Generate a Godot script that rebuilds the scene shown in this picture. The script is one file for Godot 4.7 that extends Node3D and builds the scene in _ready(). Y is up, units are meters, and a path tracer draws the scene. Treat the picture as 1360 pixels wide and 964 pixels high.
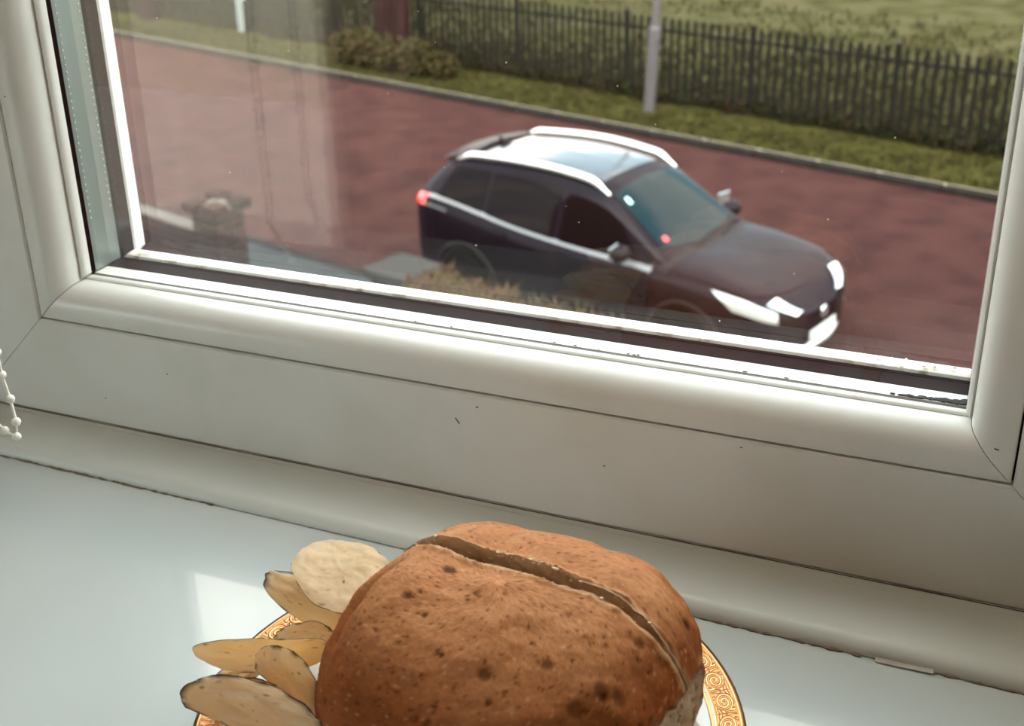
extends Node3D
# A bread roll on a gold-rimmed plate on a gloss-painted window sill; through the window a parked car, a red road, a verge and a railing.

const ROAD := -5.28            # height of the road below the eye
const TURN := deg_to_rad(16.8) # the street runs at this angle to the window
const CAR_TURN := 0.2906

# ---------------------------------------------------------------- mesh builder
class MB:
	var v := PackedVector3Array()
	var n := PackedVector3Array()
	var c := PackedColorArray()
	var uv := PackedVector2Array()
	func vert(p: Vector3, no: Vector3, col := Color.WHITE, t := Vector2.ZERO) -> void:
		v.append(p); n.append(no); c.append(col); uv.append(t)
	# corners counter-clockwise seen from outside
	func tri(a: Vector3, b: Vector3, d: Vector3, col := Color.WHITE) -> void:
		var no := (b - a).cross(d - a).normalized()
		vert(a, no, col); vert(d, no, col); vert(b, no, col)
	func quad(a: Vector3, b: Vector3, d: Vector3, e: Vector3, col := Color.WHITE) -> void:
		var no := (d - a).cross(e - b).normalized()
		vert(a, no, col, Vector2(0, 0)); vert(d, no, col, Vector2(1, 1)); vert(b, no, col, Vector2(1, 0))
		vert(a, no, col, Vector2(0, 0)); vert(e, no, col, Vector2(0, 1)); vert(d, no, col, Vector2(1, 1))
	func quad_n(a: Vector3, b: Vector3, d: Vector3, e: Vector3, na: Vector3, nb: Vector3, nd: Vector3, ne: Vector3) -> void:
		vert(a, na); vert(d, nd); vert(b, nb)
		vert(a, na); vert(e, ne); vert(d, nd)
	# chamfered box
	func box(at: Vector3, size: Vector3, bevel := 0.0, turn := Basis.IDENTITY, col := Color.WHITE) -> void:
		var h := size / 2.0
		var e := minf(bevel, minf(h.x, minf(h.y, h.z)) * 0.9)
		for ax in 3:
			for s: float in [-1.0, 1.0]:
				var u := (ax + 1) % 3
				var w := (ax + 2) % 3
				var q := []
				for k: Vector2 in [Vector2(-1, -1), Vector2(1, -1), Vector2(1, 1), Vector2(-1, 1)]:
					var p := Vector3.ZERO
					p[ax] = s * h[ax]; p[u] = k.x * (h[u] - e) * s; p[w] = k.y * (h[w] - e)
					q.append(at + turn * p)
				quad(q[0], q[1], q[2], q[3], col)
				if e > 0.0:
					# the edge between +ax*s and +u
					for s2: float in [-1.0, 1.0]:
						var r := []
						for k: Vector2 in [Vector2(0, -1), Vector2(1, -1), Vector2(1, 1), Vector2(0, 1)]:
							var p := Vector3.ZERO
							p[ax] = s * (h[ax] if k.x == 0 else h[ax] - e)
							p[u] = s2 * (h[u] - e if k.x == 0 else h[u])
							p[w] = k.y * (h[w] - e)
							r.append(at + turn * p)
						if s * s2 > 0:
							quad(r[0], r[1], r[2], r[3], col)
						else:
							quad(r[3], r[2], r[1], r[0], col)
		if e > 0.0:
			for sx: float in [-1.0, 1.0]:
				for sy: float in [-1.0, 1.0]:
					for sz: float in [-1.0, 1.0]:
						var a := at + turn * Vector3(sx * h.x, sy * (h.y - e), sz * (h.z - e))
						var b := at + turn * Vector3(sx * (h.x - e), sy * h.y, sz * (h.z - e))
						var d := at + turn * Vector3(sx * (h.x - e), sy * (h.y - e), sz * h.z)
						if sx * sy * sz > 0:
							tri(a, b, d, col)
						else:
							tri(a, d, b, col)
	# rows of points; smooth; counter-clockwise when rows run along u and points along v with u x v outward
	func grid(rows: Array, cols: Array = [], wrap_rows := false, wrap_points := false, uvs := false) -> void:
		var nr := rows.size()
		var np: int = rows[0].size()
		var nn := []
		for i in nr:
			var line := PackedVector3Array()
			var ia := (i - 1 + nr) % nr if wrap_rows else maxi(i - 1, 0)
			var ib := (i + 1) % nr if wrap_rows else mini(i + 1, nr - 1)
			for j in np:
				var ja := (j - 1 + np) % np if wrap_points else maxi(j - 1, 0)
				var jb := (j + 1) % np if wrap_points else mini(j + 1, np - 1)
				var du: Vector3 = rows[ib][j] - rows[ia][j]
				var dv: Vector3 = rows[i][jb] - rows[i][ja]
				if du.length_squared() < 1e-14:
					du = rows[ib][jb] - rows[ia][jb] if not wrap_points or j < np / 2 else rows[ib][ja] - rows[ia][ja]
				if dv.length_squared() < 1e-14:
					dv = rows[ib][jb] - rows[ib][ja] + rows[ia][jb] - rows[ia][ja]
				line.append(du.cross(dv).normalized())
			nn.append(line)
		var white := cols.is_empty()
		for i in (nr if wrap_rows else nr - 1):
			var i2 := (i + 1) % nr
			for j in (np if wrap_points else np - 1):
				var j2 := (j + 1) % np
				var a: Vector3 = rows[i][j]
				var b: Vector3 = rows[i2][j]
				var d: Vector3 = rows[i2][j2]
				var e: Vector3 = rows[i][j2]
				var ca: Color = Color.WHITE if white else cols[i][j]
				var cb: Color = Color.WHITE if white else cols[i2][j]
				var cd: Color = Color.WHITE if white else cols[i2][j2]
				var ce: Color = Color.WHITE if white else cols[i][j2]
				var u0 := float(i) / (nr if wrap_rows else nr - 1)
				var u1 := float(i + 1) / (nr if wrap_rows else nr - 1)
				var v0 := float(j) / (np if wrap_points else np - 1)
				var v1 := float(j + 1) / (np if wrap_points else np - 1)
				vert(a, nn[i][j], ca, Vector2(u0, v0)); vert(d, nn[i2][j2], cd, Vector2(u1, v1)); vert(b, nn[i2][j], cb, Vector2(u1, v0))
				vert(a, nn[i][j], ca, Vector2(u0, v0)); vert(e, nn[i][j2], ce, Vector2(u0, v1)); vert(d, nn[i2][j2], cd, Vector2(u1, v1))
	func tube(path: Array, radius: Variant, sides := 8, caps := true) -> void:
		var rows := []
		var n0 := path.size()
		var side := Vector3.ZERO
		for i in n0:
			var dir: Vector3 = (path[mini(i + 1, n0 - 1)] - path[maxi(i - 1, 0)]).normalized()
			if side == Vector3.ZERO:
				side = dir.cross(Vector3.UP if absf(dir.y) < 0.9 else Vector3.RIGHT).normalized()
			side = (side - dir * side.dot(dir)).normalized()
			var up := dir.cross(side)
			var r: float = radius[i] if radius is Array else radius
			var line := PackedVector3Array()
			for k in sides:
				var a := TAU * k / sides
				line.append(path[i] + (side * cos(a) + up * sin(a)) * r)
			rows.append(line)
		grid(rows, [], false, true)
		if caps:
			for k in range(1, sides - 1):
				tri(rows[0][0], rows[0][k + 1], rows[0][k])
				tri(rows[n0 - 1][0], rows[n0 - 1][k], rows[n0 - 1][k + 1])
	# profile of (radius, y), turned about the y axis through `at`
	func lathe(profile: Array, at := Vector3.ZERO, sides := 48, turn := Basis.IDENTITY) -> void:
		var rows := []
		for k in sides:
			var a := TAU * k / sides
			var line := PackedVector3Array()
			for p: Vector2 in profile:
				line.append(at + turn * Vector3(cos(a) * p.x, p.y, -sin(a) * p.x))
			rows.append(line)
		grid(rows, [], true, false)
	func ball(at: Vector3, r: Vector3, sides := 12, turn := Basis.IDENTITY) -> void:
		var rows := []
		for k in sides:
			var a := TAU * k / sides
			var line := PackedVector3Array()
			for j in sides / 2 + 1:
				var b := PI * j / (sides / 2) - PI / 2
				line.append(at + turn * (Vector3(cos(a) * cos(b), sin(b), -sin(a) * cos(b)) * r))
			rows.append(line)
		grid(rows, [], true, false)
	func mesh(with_color := false) -> ArrayMesh:
		var a := []
		a.resize(Mesh.ARRAY_MAX)
		a[Mesh.ARRAY_VERTEX] = v
		a[Mesh.ARRAY_NORMAL] = n
		a[Mesh.ARRAY_TEX_UV] = uv
		if with_color:
			a[Mesh.ARRAY_COLOR] = c
		var m := ArrayMesh.new()
		m.add_surface_from_arrays(Mesh.PRIMITIVE_TRIANGLES, a)
		return m

# ---------------------------------------------------------------- scene helpers
var taken := {}
func numbered(called: String) -> String:
	var k: int = taken.get(called, 0)
	taken[called] = k + 1
	return called if k == 0 else "%s_%03d" % [called, k]

func piece(parent: Node, called: String, m: Mesh, mat: Material, kind := "") -> MeshInstance3D:
	var o := MeshInstance3D.new()
	o.mesh = m
	o.material_override = mat
	if parent == self:
		o.name = numbered(called)
	else:
		var k := 0
		for ch in parent.get_children():
			if ch.has_meta("base_name") and ch.get_meta("base_name") == called:
				k += 1
		o.name = called if k == 0 else "%s_%03d" % [called, k]
		o.set_meta("base_name", called)
	parent.add_child(o, true)
	if kind:
		o.set_meta("kind", kind)
	return o

func part(parent: Node, called: String, b: MB, mat: Material, colored := false, kind := "") -> MeshInstance3D:
	return piece(parent, called, b.mesh(colored), mat, kind)

func thing(called: String, label: String, category: String, at := Vector3.ZERO, turn := 0.0, group := "") -> Node3D:
	var o := Node3D.new()
	o.name = numbered(called)
	add_child(o, true)
	o.position = at
	o.rotation.y = turn
	o.set_meta("label", label)
	if category:
		o.set_meta("category", category)
	if group:
		o.set_meta("group", group)
	return o

func setting(called: String, label: String, at := Vector3.ZERO, turn := 0.0) -> Node3D:
	var o := thing(called, label, "", at, turn)
	o.set_meta("kind", "structure")
	return o

# along the street, up from the road, across it towards the house
func street(u: float, y: float, w: float) -> Vector3:
	return Vector3(u * cos(TURN) - w * sin(TURN), ROAD + y, u * sin(TURN) + w * cos(TURN))

func noise_tex(sd: int, freq: float, octaves: int, ramp: Array, size := 512, kind := FastNoiseLite.TYPE_SIMPLEX_SMOOTH, normal := false, bump := 4.0) -> NoiseTexture2D:
	var f := FastNoiseLite.new()
	f.seed = sd
	f.frequency = freq
	f.noise_type = kind
	f.fractal_octaves = octaves
	if octaves <= 1:
		f.fractal_type = FastNoiseLite.FRACTAL_NONE
	if kind == FastNoiseLite.TYPE_CELLULAR:
		f.cellular_return_type = FastNoiseLite.RETURN_DISTANCE
	var t := NoiseTexture2D.new()
	t.width = size
	t.height = size
	t.seamless = true
	t.noise = f
	if normal:
		t.as_normal_map = true
		t.bump_strength = bump
	elif ramp:
		var g := Gradient.new()
		var off := PackedFloat32Array()
		var col := PackedColorArray()
		for r in ramp:
			off.append(r[0]); col.append(r[1])
		g.offsets = off
		g.colors = col
		t.color_ramp = g
	return t

func mat(col: Color, rough := 0.6, metal := 0.0) -> StandardMaterial3D:
	var m := StandardMaterial3D.new()
	m.albedo_color = col
	m.roughness = rough
	m.metallic = metal
	return m

func matte(m: StandardMaterial3D) -> StandardMaterial3D:
	m.metallic_specular = 0.1
	return m

func tri_mat(col: Color, rough: float, tex: Texture2D, metres: float, normal: Texture2D = null, strength := 1.0, world := true) -> StandardMaterial3D:
	var m := mat(col, rough)
	m.uv1_triplanar = true
	m.uv1_world_triplanar = world
	m.uv1_scale = Vector3.ONE / metres
	if rough >= 0.85:
		matte(m)
	if tex:
		m.albedo_texture = tex
	if normal:
		m.normal_enabled = true
		m.normal_texture = normal
		m.normal_scale = strength
	return m

func lut(x: float, xs: Array, ys: Array) -> float:
	var k := xs.size()
	if x <= xs[0]:
		return ys[0]
	if x >= xs[k - 1]:
		return ys[k - 1]
	var i := 0
	while x > xs[i + 1]:
		i += 1
	var t: float = (x - xs[i]) / (xs[i + 1] - xs[i])
	var m0: float = (ys[i + 1] - ys[maxi(i - 1, 0)]) / (xs[i + 1] - xs[maxi(i - 1, 0)])
	var m1: float = (ys[mini(i + 2, k - 1)] - ys[i]) / (xs[mini(i + 2, k - 1)] - xs[i])
	var h: float = xs[i + 1] - xs[i]
	var t2 := t * t
	var t3 := t2 * t
	return (2 * t3 - 3 * t2 + 1) * ys[i] + (t3 - 2 * t2 + t) * h * m0 + (-2 * t3 + 3 * t2) * ys[i + 1] + (t3 - t2) * h * m1

func spline(pts: Array, t: float) -> Vector2:
	var k := pts.size() - 1
	var f := clampf(t, 0.0, 1.0) * k
	var i := mini(int(f), k - 1)
	var a: Vector2 = pts[maxi(i - 1, 0)]
	var d: Vector2 = pts[mini(i + 2, k)]
	return (pts[i] as Vector2).cubic_interpolate(pts[i + 1], a, d, f - i)

# ---------------------------------------------------------------- ready
var fn := FastNoiseLite.new()
var white_frame: StandardMaterial3D
var rubber: StandardMaterial3D

func _ready() -> void:
	# camera
	var cam := Camera3D.new()
	cam.name = "camera"
	cam.transform = Transform3D(Basis(Vector3(0.92423297, -0.01770903, -0.38141815), Vector3(-0.14928327, 0.9026544, -0.40364531), Vector3(0.35143694, 0.43000166, 0.8316193)), Vector3(0.2664697, 0.0, 0.55296919))
	cam.near = 0.02
	cam.far = 400.0
	var phys := CameraAttributesPhysical.new()
	phys.frustum_focal_length = 5.4
	phys.exposure_aperture = 5.4 / 2.9   # pupil of 2.9 mm
	phys.frustum_focus_distance = 0.62
	cam.attributes = phys
	cam.fov = 31.664
	cam.current = true
	add_child(cam)
	# sky: broken cloud, brightest where the veiled sun stands ahead of the window
	var env := Environment.new()
	env.tonemap_mode = Environment.TONE_MAPPER_LINEAR
	env.tonemap_exposure = 1.2
	env.background_mode = Environment.BG_SKY
	env.sdfgi_enabled = true
	env.ssao_enabled = true
	env.ssil_enabled = true
	var sky := Sky.new()
	var pano := PanoramaSkyMaterial.new()
	pano.panorama = ImageTexture.create_from_image(sky_image())
	sky.sky_material = pano
	env.sky = sky
	env.background_energy_multiplier = 6.3
	var we := WorldEnvironment.new()
	we.name = "environment"
	we.environment = env
	add_child(we)

	fn.seed = 11
	fn.frequency = 1.0
	fn.fractal_octaves = 3
	materials()
	room()
	window()
	ground()
	railing()
	roadside()
	front_garden()
	car()
	sill_things()

func sky_image() -> Image:
	var w := 768
	var h := 384
	var im := Image.create(w, h, false, Image.FORMAT_RGBF)
	var f := FastNoiseLite.new()
	f.seed = 4
	f.frequency = 1.6
	f.fractal_octaves = 5
	var veil := Vector3(-0.25, 0.62, -1.0).normalized()
	for j in h:
		var el := PI / 2 - PI * (j + 0.5) / h
		for i in w:
			var az := TAU * (i + 0.5) / w
			# column 0 of a Godot panorama looks along +z, and it turns towards -x half way round is -z
			var d := Vector3(-sin(az) * cos(el), sin(el), cos(az) * cos(el))
			var k := Vector3(d.x, d.y * 2.2, d.z)
			var cl := smoothstep(-0.22, 0.25, f.get_noise_3dv(k))
			var blue := Color(0.30, 0.52, 0.62)
			var cloud := Color(1.22, 1.12, 0.96)
			var col := blue.lerp(cloud, cl * 0.85 + 0.1)
			var glow := pow(maxf(d.dot(veil), 0.0), 4.0)
			col = col * (0.85 + 5.5 * glow)
			if el < 0.0:
				col = Color(0.28, 0.26, 0.2)
			im.set_pixel(i, j, Color(col.r, col.g, col.b))
	return im

func materials() -> void:
	var grime := noise_tex(3, 0.006, 5, [[0.0, Color(0.95, 0.945, 0.93)], [0.45, Color(0.985, 0.98, 0.975)], [1.0, Color(1, 1, 1)]], 512)
	white_frame = tri_mat(Color(0.90, 0.895, 0.875), 0.32, grime, 0.35)
	white_frame.metallic_specular = 0.5
	rubber = mat(Color(0.13, 0.055, 0.055), 0.6)
	rubber.metallic_specular = 0.12

# ---------------------------------------------------------------- the room
# upright prism over a polygon of (x, z)
func prism(b: MB, poly: Array, y0: float, y1: float) -> void:
	var area := 0.0
	for k in poly.size():
		var p: Vector2 = poly[k]
		var q: Vector2 = poly[(k + 1) % poly.size()]
		area += p.x * q.y - q.x * p.y
	var pts := poly.duplicate()
	if area > 0:
		pts.reverse()
	var n := pts.size()
	for k in n:
		var p: Vector2 = pts[k]
		var q: Vector2 = pts[(k + 1) % n]
		b.quad(Vector3(p.x, y0, p.y), Vector3(q.x, y0, q.y), Vector3(q.x, y1, q.y), Vector3(p.x, y1, p.y))
	var flat := PackedVector2Array()
	for p: Vector2 in pts:
		flat.append(p)
	var ix := Geometry2D.triangulate_polygon(flat)
	for t in ix.size() / 3:
		var a: Vector2 = pts[ix[t * 3]]
		var e: Vector2 = pts[ix[t * 3 + 1]]
		var f: Vector2 = pts[ix[t * 3 + 2]]
		if (e - a).cross(f - a) > 0:
			var w := e
			e = f
			f = w
		b.tri(Vector3(a.x, y1, a.y), Vector3(e.x, y1, e.y), Vector3(f.x, y1, f.y))
		b.tri(Vector3(a.x, y0, a.y), Vector3(f.x, y0, f.y), Vector3(e.x, y0, e.y))

func slab(parent: Node, called: String, lo: Vector3, hi: Vector3, m: Material, bevel := 0.0) -> MeshInstance3D:
	var b := MB.new()
	b.box((lo + hi) / 2, hi - lo, bevel)
	return part(parent, called, b, m)

func room() -> void:
	var paint := tri_mat(Color(0.90, 0.88, 0.83), 0.75, noise_tex(21, 0.02, 4, [[0.0, Color(0.95, 0.95, 0.94)], [1.0, Color(1, 1, 1)]], 256), 1.2)
	var dark_paint := mat(Color(0.2, 0.14, 0.13), 0.85)
	var room_paint := mat(Color(0.70, 0.67, 0.62), 0.8)
	var stone := tri_mat(Color(0.36, 0.28, 0.25), 0.9, noise_tex(22, 0.02, 5, [[0.0, Color(0.7, 0.7, 0.7)], [1.0, Color(1, 1, 1)]], 256), 2.0)
	var xl := -0.348
	var xr := 0.348
	var yb := -0.406
	var yt := 0.86
	var o := setting("wall_window", "thick white plastered window wall with a deep reveal round the window")
	# the reveals splay outwards into the room
	var xs := 0.62
	slab(o, "wall_panel", Vector3(-1.75, -1.55, -0.06), Vector3(-xs, 1.35, 0.27), paint)
	slab(o, "wall_panel", Vector3(xs, -1.55, -0.06), Vector3(2.0, 1.35, 0.27), paint)
	slab(o, "wall_panel", Vector3(-xs, -1.55, -0.06), Vector3(xs, yb, 0.27), paint)
	slab(o, "wall_panel", Vector3(-xs, yt, -0.06), Vector3(xs, 1.35, 0.27), paint)
	for s: float in [-1.0, 1.0]:
		var wb := MB.new()
		prism(wb, [Vector2(s * xs, -0.06), Vector2(s * xr, -0.06), Vector2(s * xr, 0.002), Vector2(s * xs, 0.27)], yb, yt)
		part(o, "splayed_reveal", wb, paint)
	var fa := setting("wall_outside", "stone outer face of the house wall round the window")
	slab(fa, "wall_panel", Vector3(-16, ROAD - 0.1, -0.15), Vector3(xl, 6.5, -0.062), stone)
	slab(fa, "wall_panel", Vector3(xr, ROAD - 0.1, -0.15), Vector3(14, 6.5, -0.062), stone)
	slab(fa, "wall_panel", Vector3(xl, ROAD - 0.1, -0.15), Vector3(xr, -0.375, -0.062), stone)
	slab(fa, "wall_panel", Vector3(xl, yt, -0.15), Vector3(xr, 6.5, -0.062), stone)
	var left := setting("wall_left", "pale painted wall left of the window")
	slab(left, "wall_panel", Vector3(-1.85, -1.55, -0.06), Vector3(-1.752, 1.35, 1.4), room_paint)
	slab(left, "wall_panel", Vector3(-1.85, -1.55, 2.92), Vector3(-1.752, 1.35, 3.15), room_paint)
	slab(left, "wall_panel", Vector3(-1.85, 0.95, 1.4), Vector3(-1.752, 1.35, 2.92), room_paint)
	var w2 := setting("window_2", "added tall white window in the unseen left wall, a bright source for fill and reflections")  # unseen window, added for neutral fill and haze mirrored in the glass
	for q in [[Vector3(-1.84, -1.548, 1.402), Vector3(-1.79, 0.948, 1.46)], [Vector3(-1.84, -1.548, 2.86), Vector3(-1.79, 0.948, 2.918)], [Vector3(-1.84, -1.548, 1.462), Vector3(-1.79, -1.48, 2.858)], [Vector3(-1.84, 0.88, 1.462), Vector3(-1.79, 0.948, 2.858)]]:
		slab(w2, "frame_member", q[0], q[1], white_frame, 0.003)
	var g2 := mat(Color(0.75, 0.74, 0.7, 0.0015), 0.0)
	g2.transparency = BaseMaterial3D.TRANSPARENCY_ALPHA
	var gb := MB.new()
	gb.quad(Vector3(-1.815, -1.48, 2.86), Vector3(-1.815, -1.48, 1.46), Vector3(-1.815, 0.88, 1.46), Vector3(-1.815, 0.88, 2.86))
	part(w2, "glass_pane", gb, g2)
	var net := mat(Color(0.95, 0.94, 0.91), 0.9)
	net.backlight_enabled = true
	net.backlight = Color(1, 1, 1)
	var nrows := []
	for i in 141:
		var z := 1.36 + 1.6 * i / 140.0
		var x := -1.715 + 0.016 * sin(i * 0.55) + 0.006 * sin(i * 1.3)
		nrows.append(PackedVector3Array([Vector3(x, 0.25, z), Vector3(x * 0.995 - 0.008, 0.65, z), Vector3(x, 1.05, z)]))
	var nb := MB.new()
	nb.grid(nrows)
	var cu := thing("added_net_curtain", "added short white net curtain over the upper half of the added side window", "curtain")  # added to screen the upper part of the added window
	part(cu, "net_cloth", nb, net)
	var roofing := setting("added_roof_1", "added pale flat roof outside the added side window, a reflector for haze in the glass")  # unseen pale roof, added to mirror as haze in the glass
	slab(roofing, "roof_deck", Vector3(-9.0, -2.1, 0.5), Vector3(-1.86, -1.9, 6.0), tri_mat(Color(0.56, 0.53, 0.50), 0.9, noise_tex(36, 0.03, 4, [[0.0, Color(0.85, 0.85, 0.85)], [1.0, Color(1, 1, 1)]], 256), 1.5))
	slab(roofing, "wing_wall", Vector3(-8.9, ROAD - 0.1, 0.6), Vector3(-2.1, -2.101, 5.9), stone)
	var pole := MB.new()
	pole.tube([Vector3(-1.715, 1.065, 1.3), Vector3(-1.715, 1.065, 3.0)], 0.012, 12)
	part(cu, "curtain_pole", pole, mat(Color(0.8, 0.78, 0.74), 0.4))
	var right := setting("wall_right", "pale painted wall right of the window")
	slab(right, "wall_panel", Vector3(2.002, -1.55, -0.06), Vector3(2.1, 1.35, 3.15), room_paint)
	var back := setting("wall_back", "dark painted wall facing the window")
	slab(back, "wall_panel", Vector3(-1.75, -1.55, 3.05), Vector3(2.0, 1.35, 3.15), dark_paint)
	var casing := setting("added_trim_1", "added pale boxed strip in the room corner, for a band reflected in the glass")  # added strip, mirrored in the glass as a mid-tone band
	slab(casing, "casing", Vector3(-1.749, -1.548, 2.97), Vector3(-1.58, 1.348, 3.049), mat(Color(0.8, 0.76, 0.72), 0.7), 0.004)
	var fl := setting("floor", "wooden floor of the room")
	var wood := tri_mat(Color(0.42, 0.3, 0.22), 0.55, noise_tex(23, 0.01, 4, [[0.0, Color(0.7, 0.68, 0.66)], [1.0, Color(1, 1, 1)]], 256), 1.5)
	for k in 26:
		slab(fl, "floorboard", Vector3(-1.75 + k * 0.1442, -1.58, 0.272), Vector3(-1.75 + k * 0.1442 + 0.142, -1.552, 3.05), wood, 0.002)
	slab(fl, "subfloor", Vector3(-1.85, -1.65, -0.06), Vector3(2.1, -1.582, 3.15), mat(Color(0.2, 0.17, 0.15), 0.9))
	var ce := setting("ceiling", "white ceiling of the room")
	slab(ce, "ceiling_panel", Vector3(-1.85, 1.352, -0.06), Vector3(2.1, 1.45, 3.15), room_paint)
	# added flush ceiling panel, unseen, as fill on sill and frame
	var lamp := thing("added_fill_panel", "added flat white light panel on the unseen ceiling, fill for the sill", "lamp", Vector3(0.95, 1.352, 0.72))
	var fr := MB.new()
	fr.box(Vector3(0, -0.012, 0), Vector3(1.06, 0.024, 0.66), 0.004)
	part(lamp, "housing", fr, mat(Color(0.9, 0.9, 0.88), 0.5))
	var gl := mat(Color(0.95, 0.95, 0.93), 0.5)
	gl.emission_enabled = true
	gl.emission = Color(1, 0.90, 0.78)
	gl.emission_energy_multiplier = 0.4
	var g := MB.new()
	g.box(Vector3(0, -0.027, 0), Vector3(1.0, 0.006, 0.6), 0.001)
	part(lamp, "diffuser", g, gl)
	var li := AreaLight3D.new()
	li.name = "added_fill_glow"
	li.light_color = Color(1, 0.90, 0.78)
	li.light_energy = 0.42
	li.area_size = Vector2(1.0, 0.6)
	li.area_range = 12.0
	li.area_attenuation = 2.0
	li.shadow_enabled = true
	li.position = Vector3(0, -0.034, 0)
	li.rotation.x = -PI / 2
	lamp.add_child(li)
	# roller blind rolled up under the lintel, its bead chain hanging at the left
	var bl := thing("roller_blind", "white roller blind rolled up at the top of the window reveal", "blind", Vector3(0, 0.81, 0.09))
	var rb := MB.new()
	rb.tube([Vector3(-0.31, 0, 0), Vector3(0.31, 0, 0)], 0.024, 24)
	part(bl, "rolled_fabric", rb, mat(Color(0.9, 0.89, 0.86), 0.8))
	for s: float in [-1.0, 1.0]:
		var br := MB.new()
		br.box(Vector3(s * 0.3295, 0.008, 0), Vector3(0.036, 0.086, 0.05), 0.003)
		part(bl, "bracket", br, mat(Color(0.92, 0.91, 0.88), 0.5))

# ---------------------------------------------------------------- the window
# a ring of four mitred members: profile of (inset, z), going from the outer edge over the room face
func members(parent: Node, called: String, profile: Array, lo: Vector2, hi: Vector2, m: Material, gap := 0.0002, sides := [0, 1, 2, 3], label := "") -> void:
	for s: int in sides:
		var b := MB.new()
		var a0 := PackedVector3Array()
		var a1 := PackedVector3Array()
		for p: Vector2 in profile:
			var d := p.x
			match s:
				0:
					a0.append(Vector3(lo.x + d + gap, lo.y + d, p.y)); a1.append(Vector3(hi.x - d - gap, lo.y + d, p.y))
				1:
					a0.append(Vector3(hi.x - d, lo.y + d + gap, p.y)); a1.append(Vector3(hi.x - d, hi.y - d - gap, p.y))
				2:
					a0.append(Vector3(hi.x - d - gap, hi.y - d, p.y)); a1.append(Vector3(lo.x + d + gap, hi.y - d, p.y))
				3:
					a0.append(Vector3(lo.x + d, hi.y - d - gap, p.y)); a1.append(Vector3(lo.x + d, lo.y + d + gap, p.y))
		var k := profile.size()
		var fnm := PackedVector3Array()
		for i in k:
			var j := (i + 1) % k
			fnm.append((a1[i] - a0[i]).cross(a0[j] - a0[i]).normalized())
		for i in k:
			var j := (i + 1) % k
			var n0 := fnm[i]
			var n1 := fnm[i]
			var pr := fnm[(i - 1 + k) % k]
			var nx := fnm[j]
			if pr.dot(fnm[i]) > 0.8:
				n0 = (pr + fnm[i]).normalized()
			if nx.dot(fnm[i]) > 0.8:
				n1 = (nx + fnm[i]).normalized()
			b.quad_n(a0[i], a1[i], a1[j], a0[j], n0, n0, n1, n1)
		# end caps
		var poly := PackedVector2Array()
		for p: Vector2 in profile:
			poly.append(p)
		var ix := Geometry2D.triangulate_polygon(poly)
		for t in ix.size() / 3:
			b.tri(a0[ix[t * 3]], a0[ix[t * 3 + 1]], a0[ix[t * 3 + 2]])
			b.tri(a1[ix[t * 3]], a1[ix[t * 3 + 2]], a1[ix[t * 3 + 1]])
		var o := part(parent, called, b, m)
		if label:
			o.set_meta("label", label)

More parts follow.
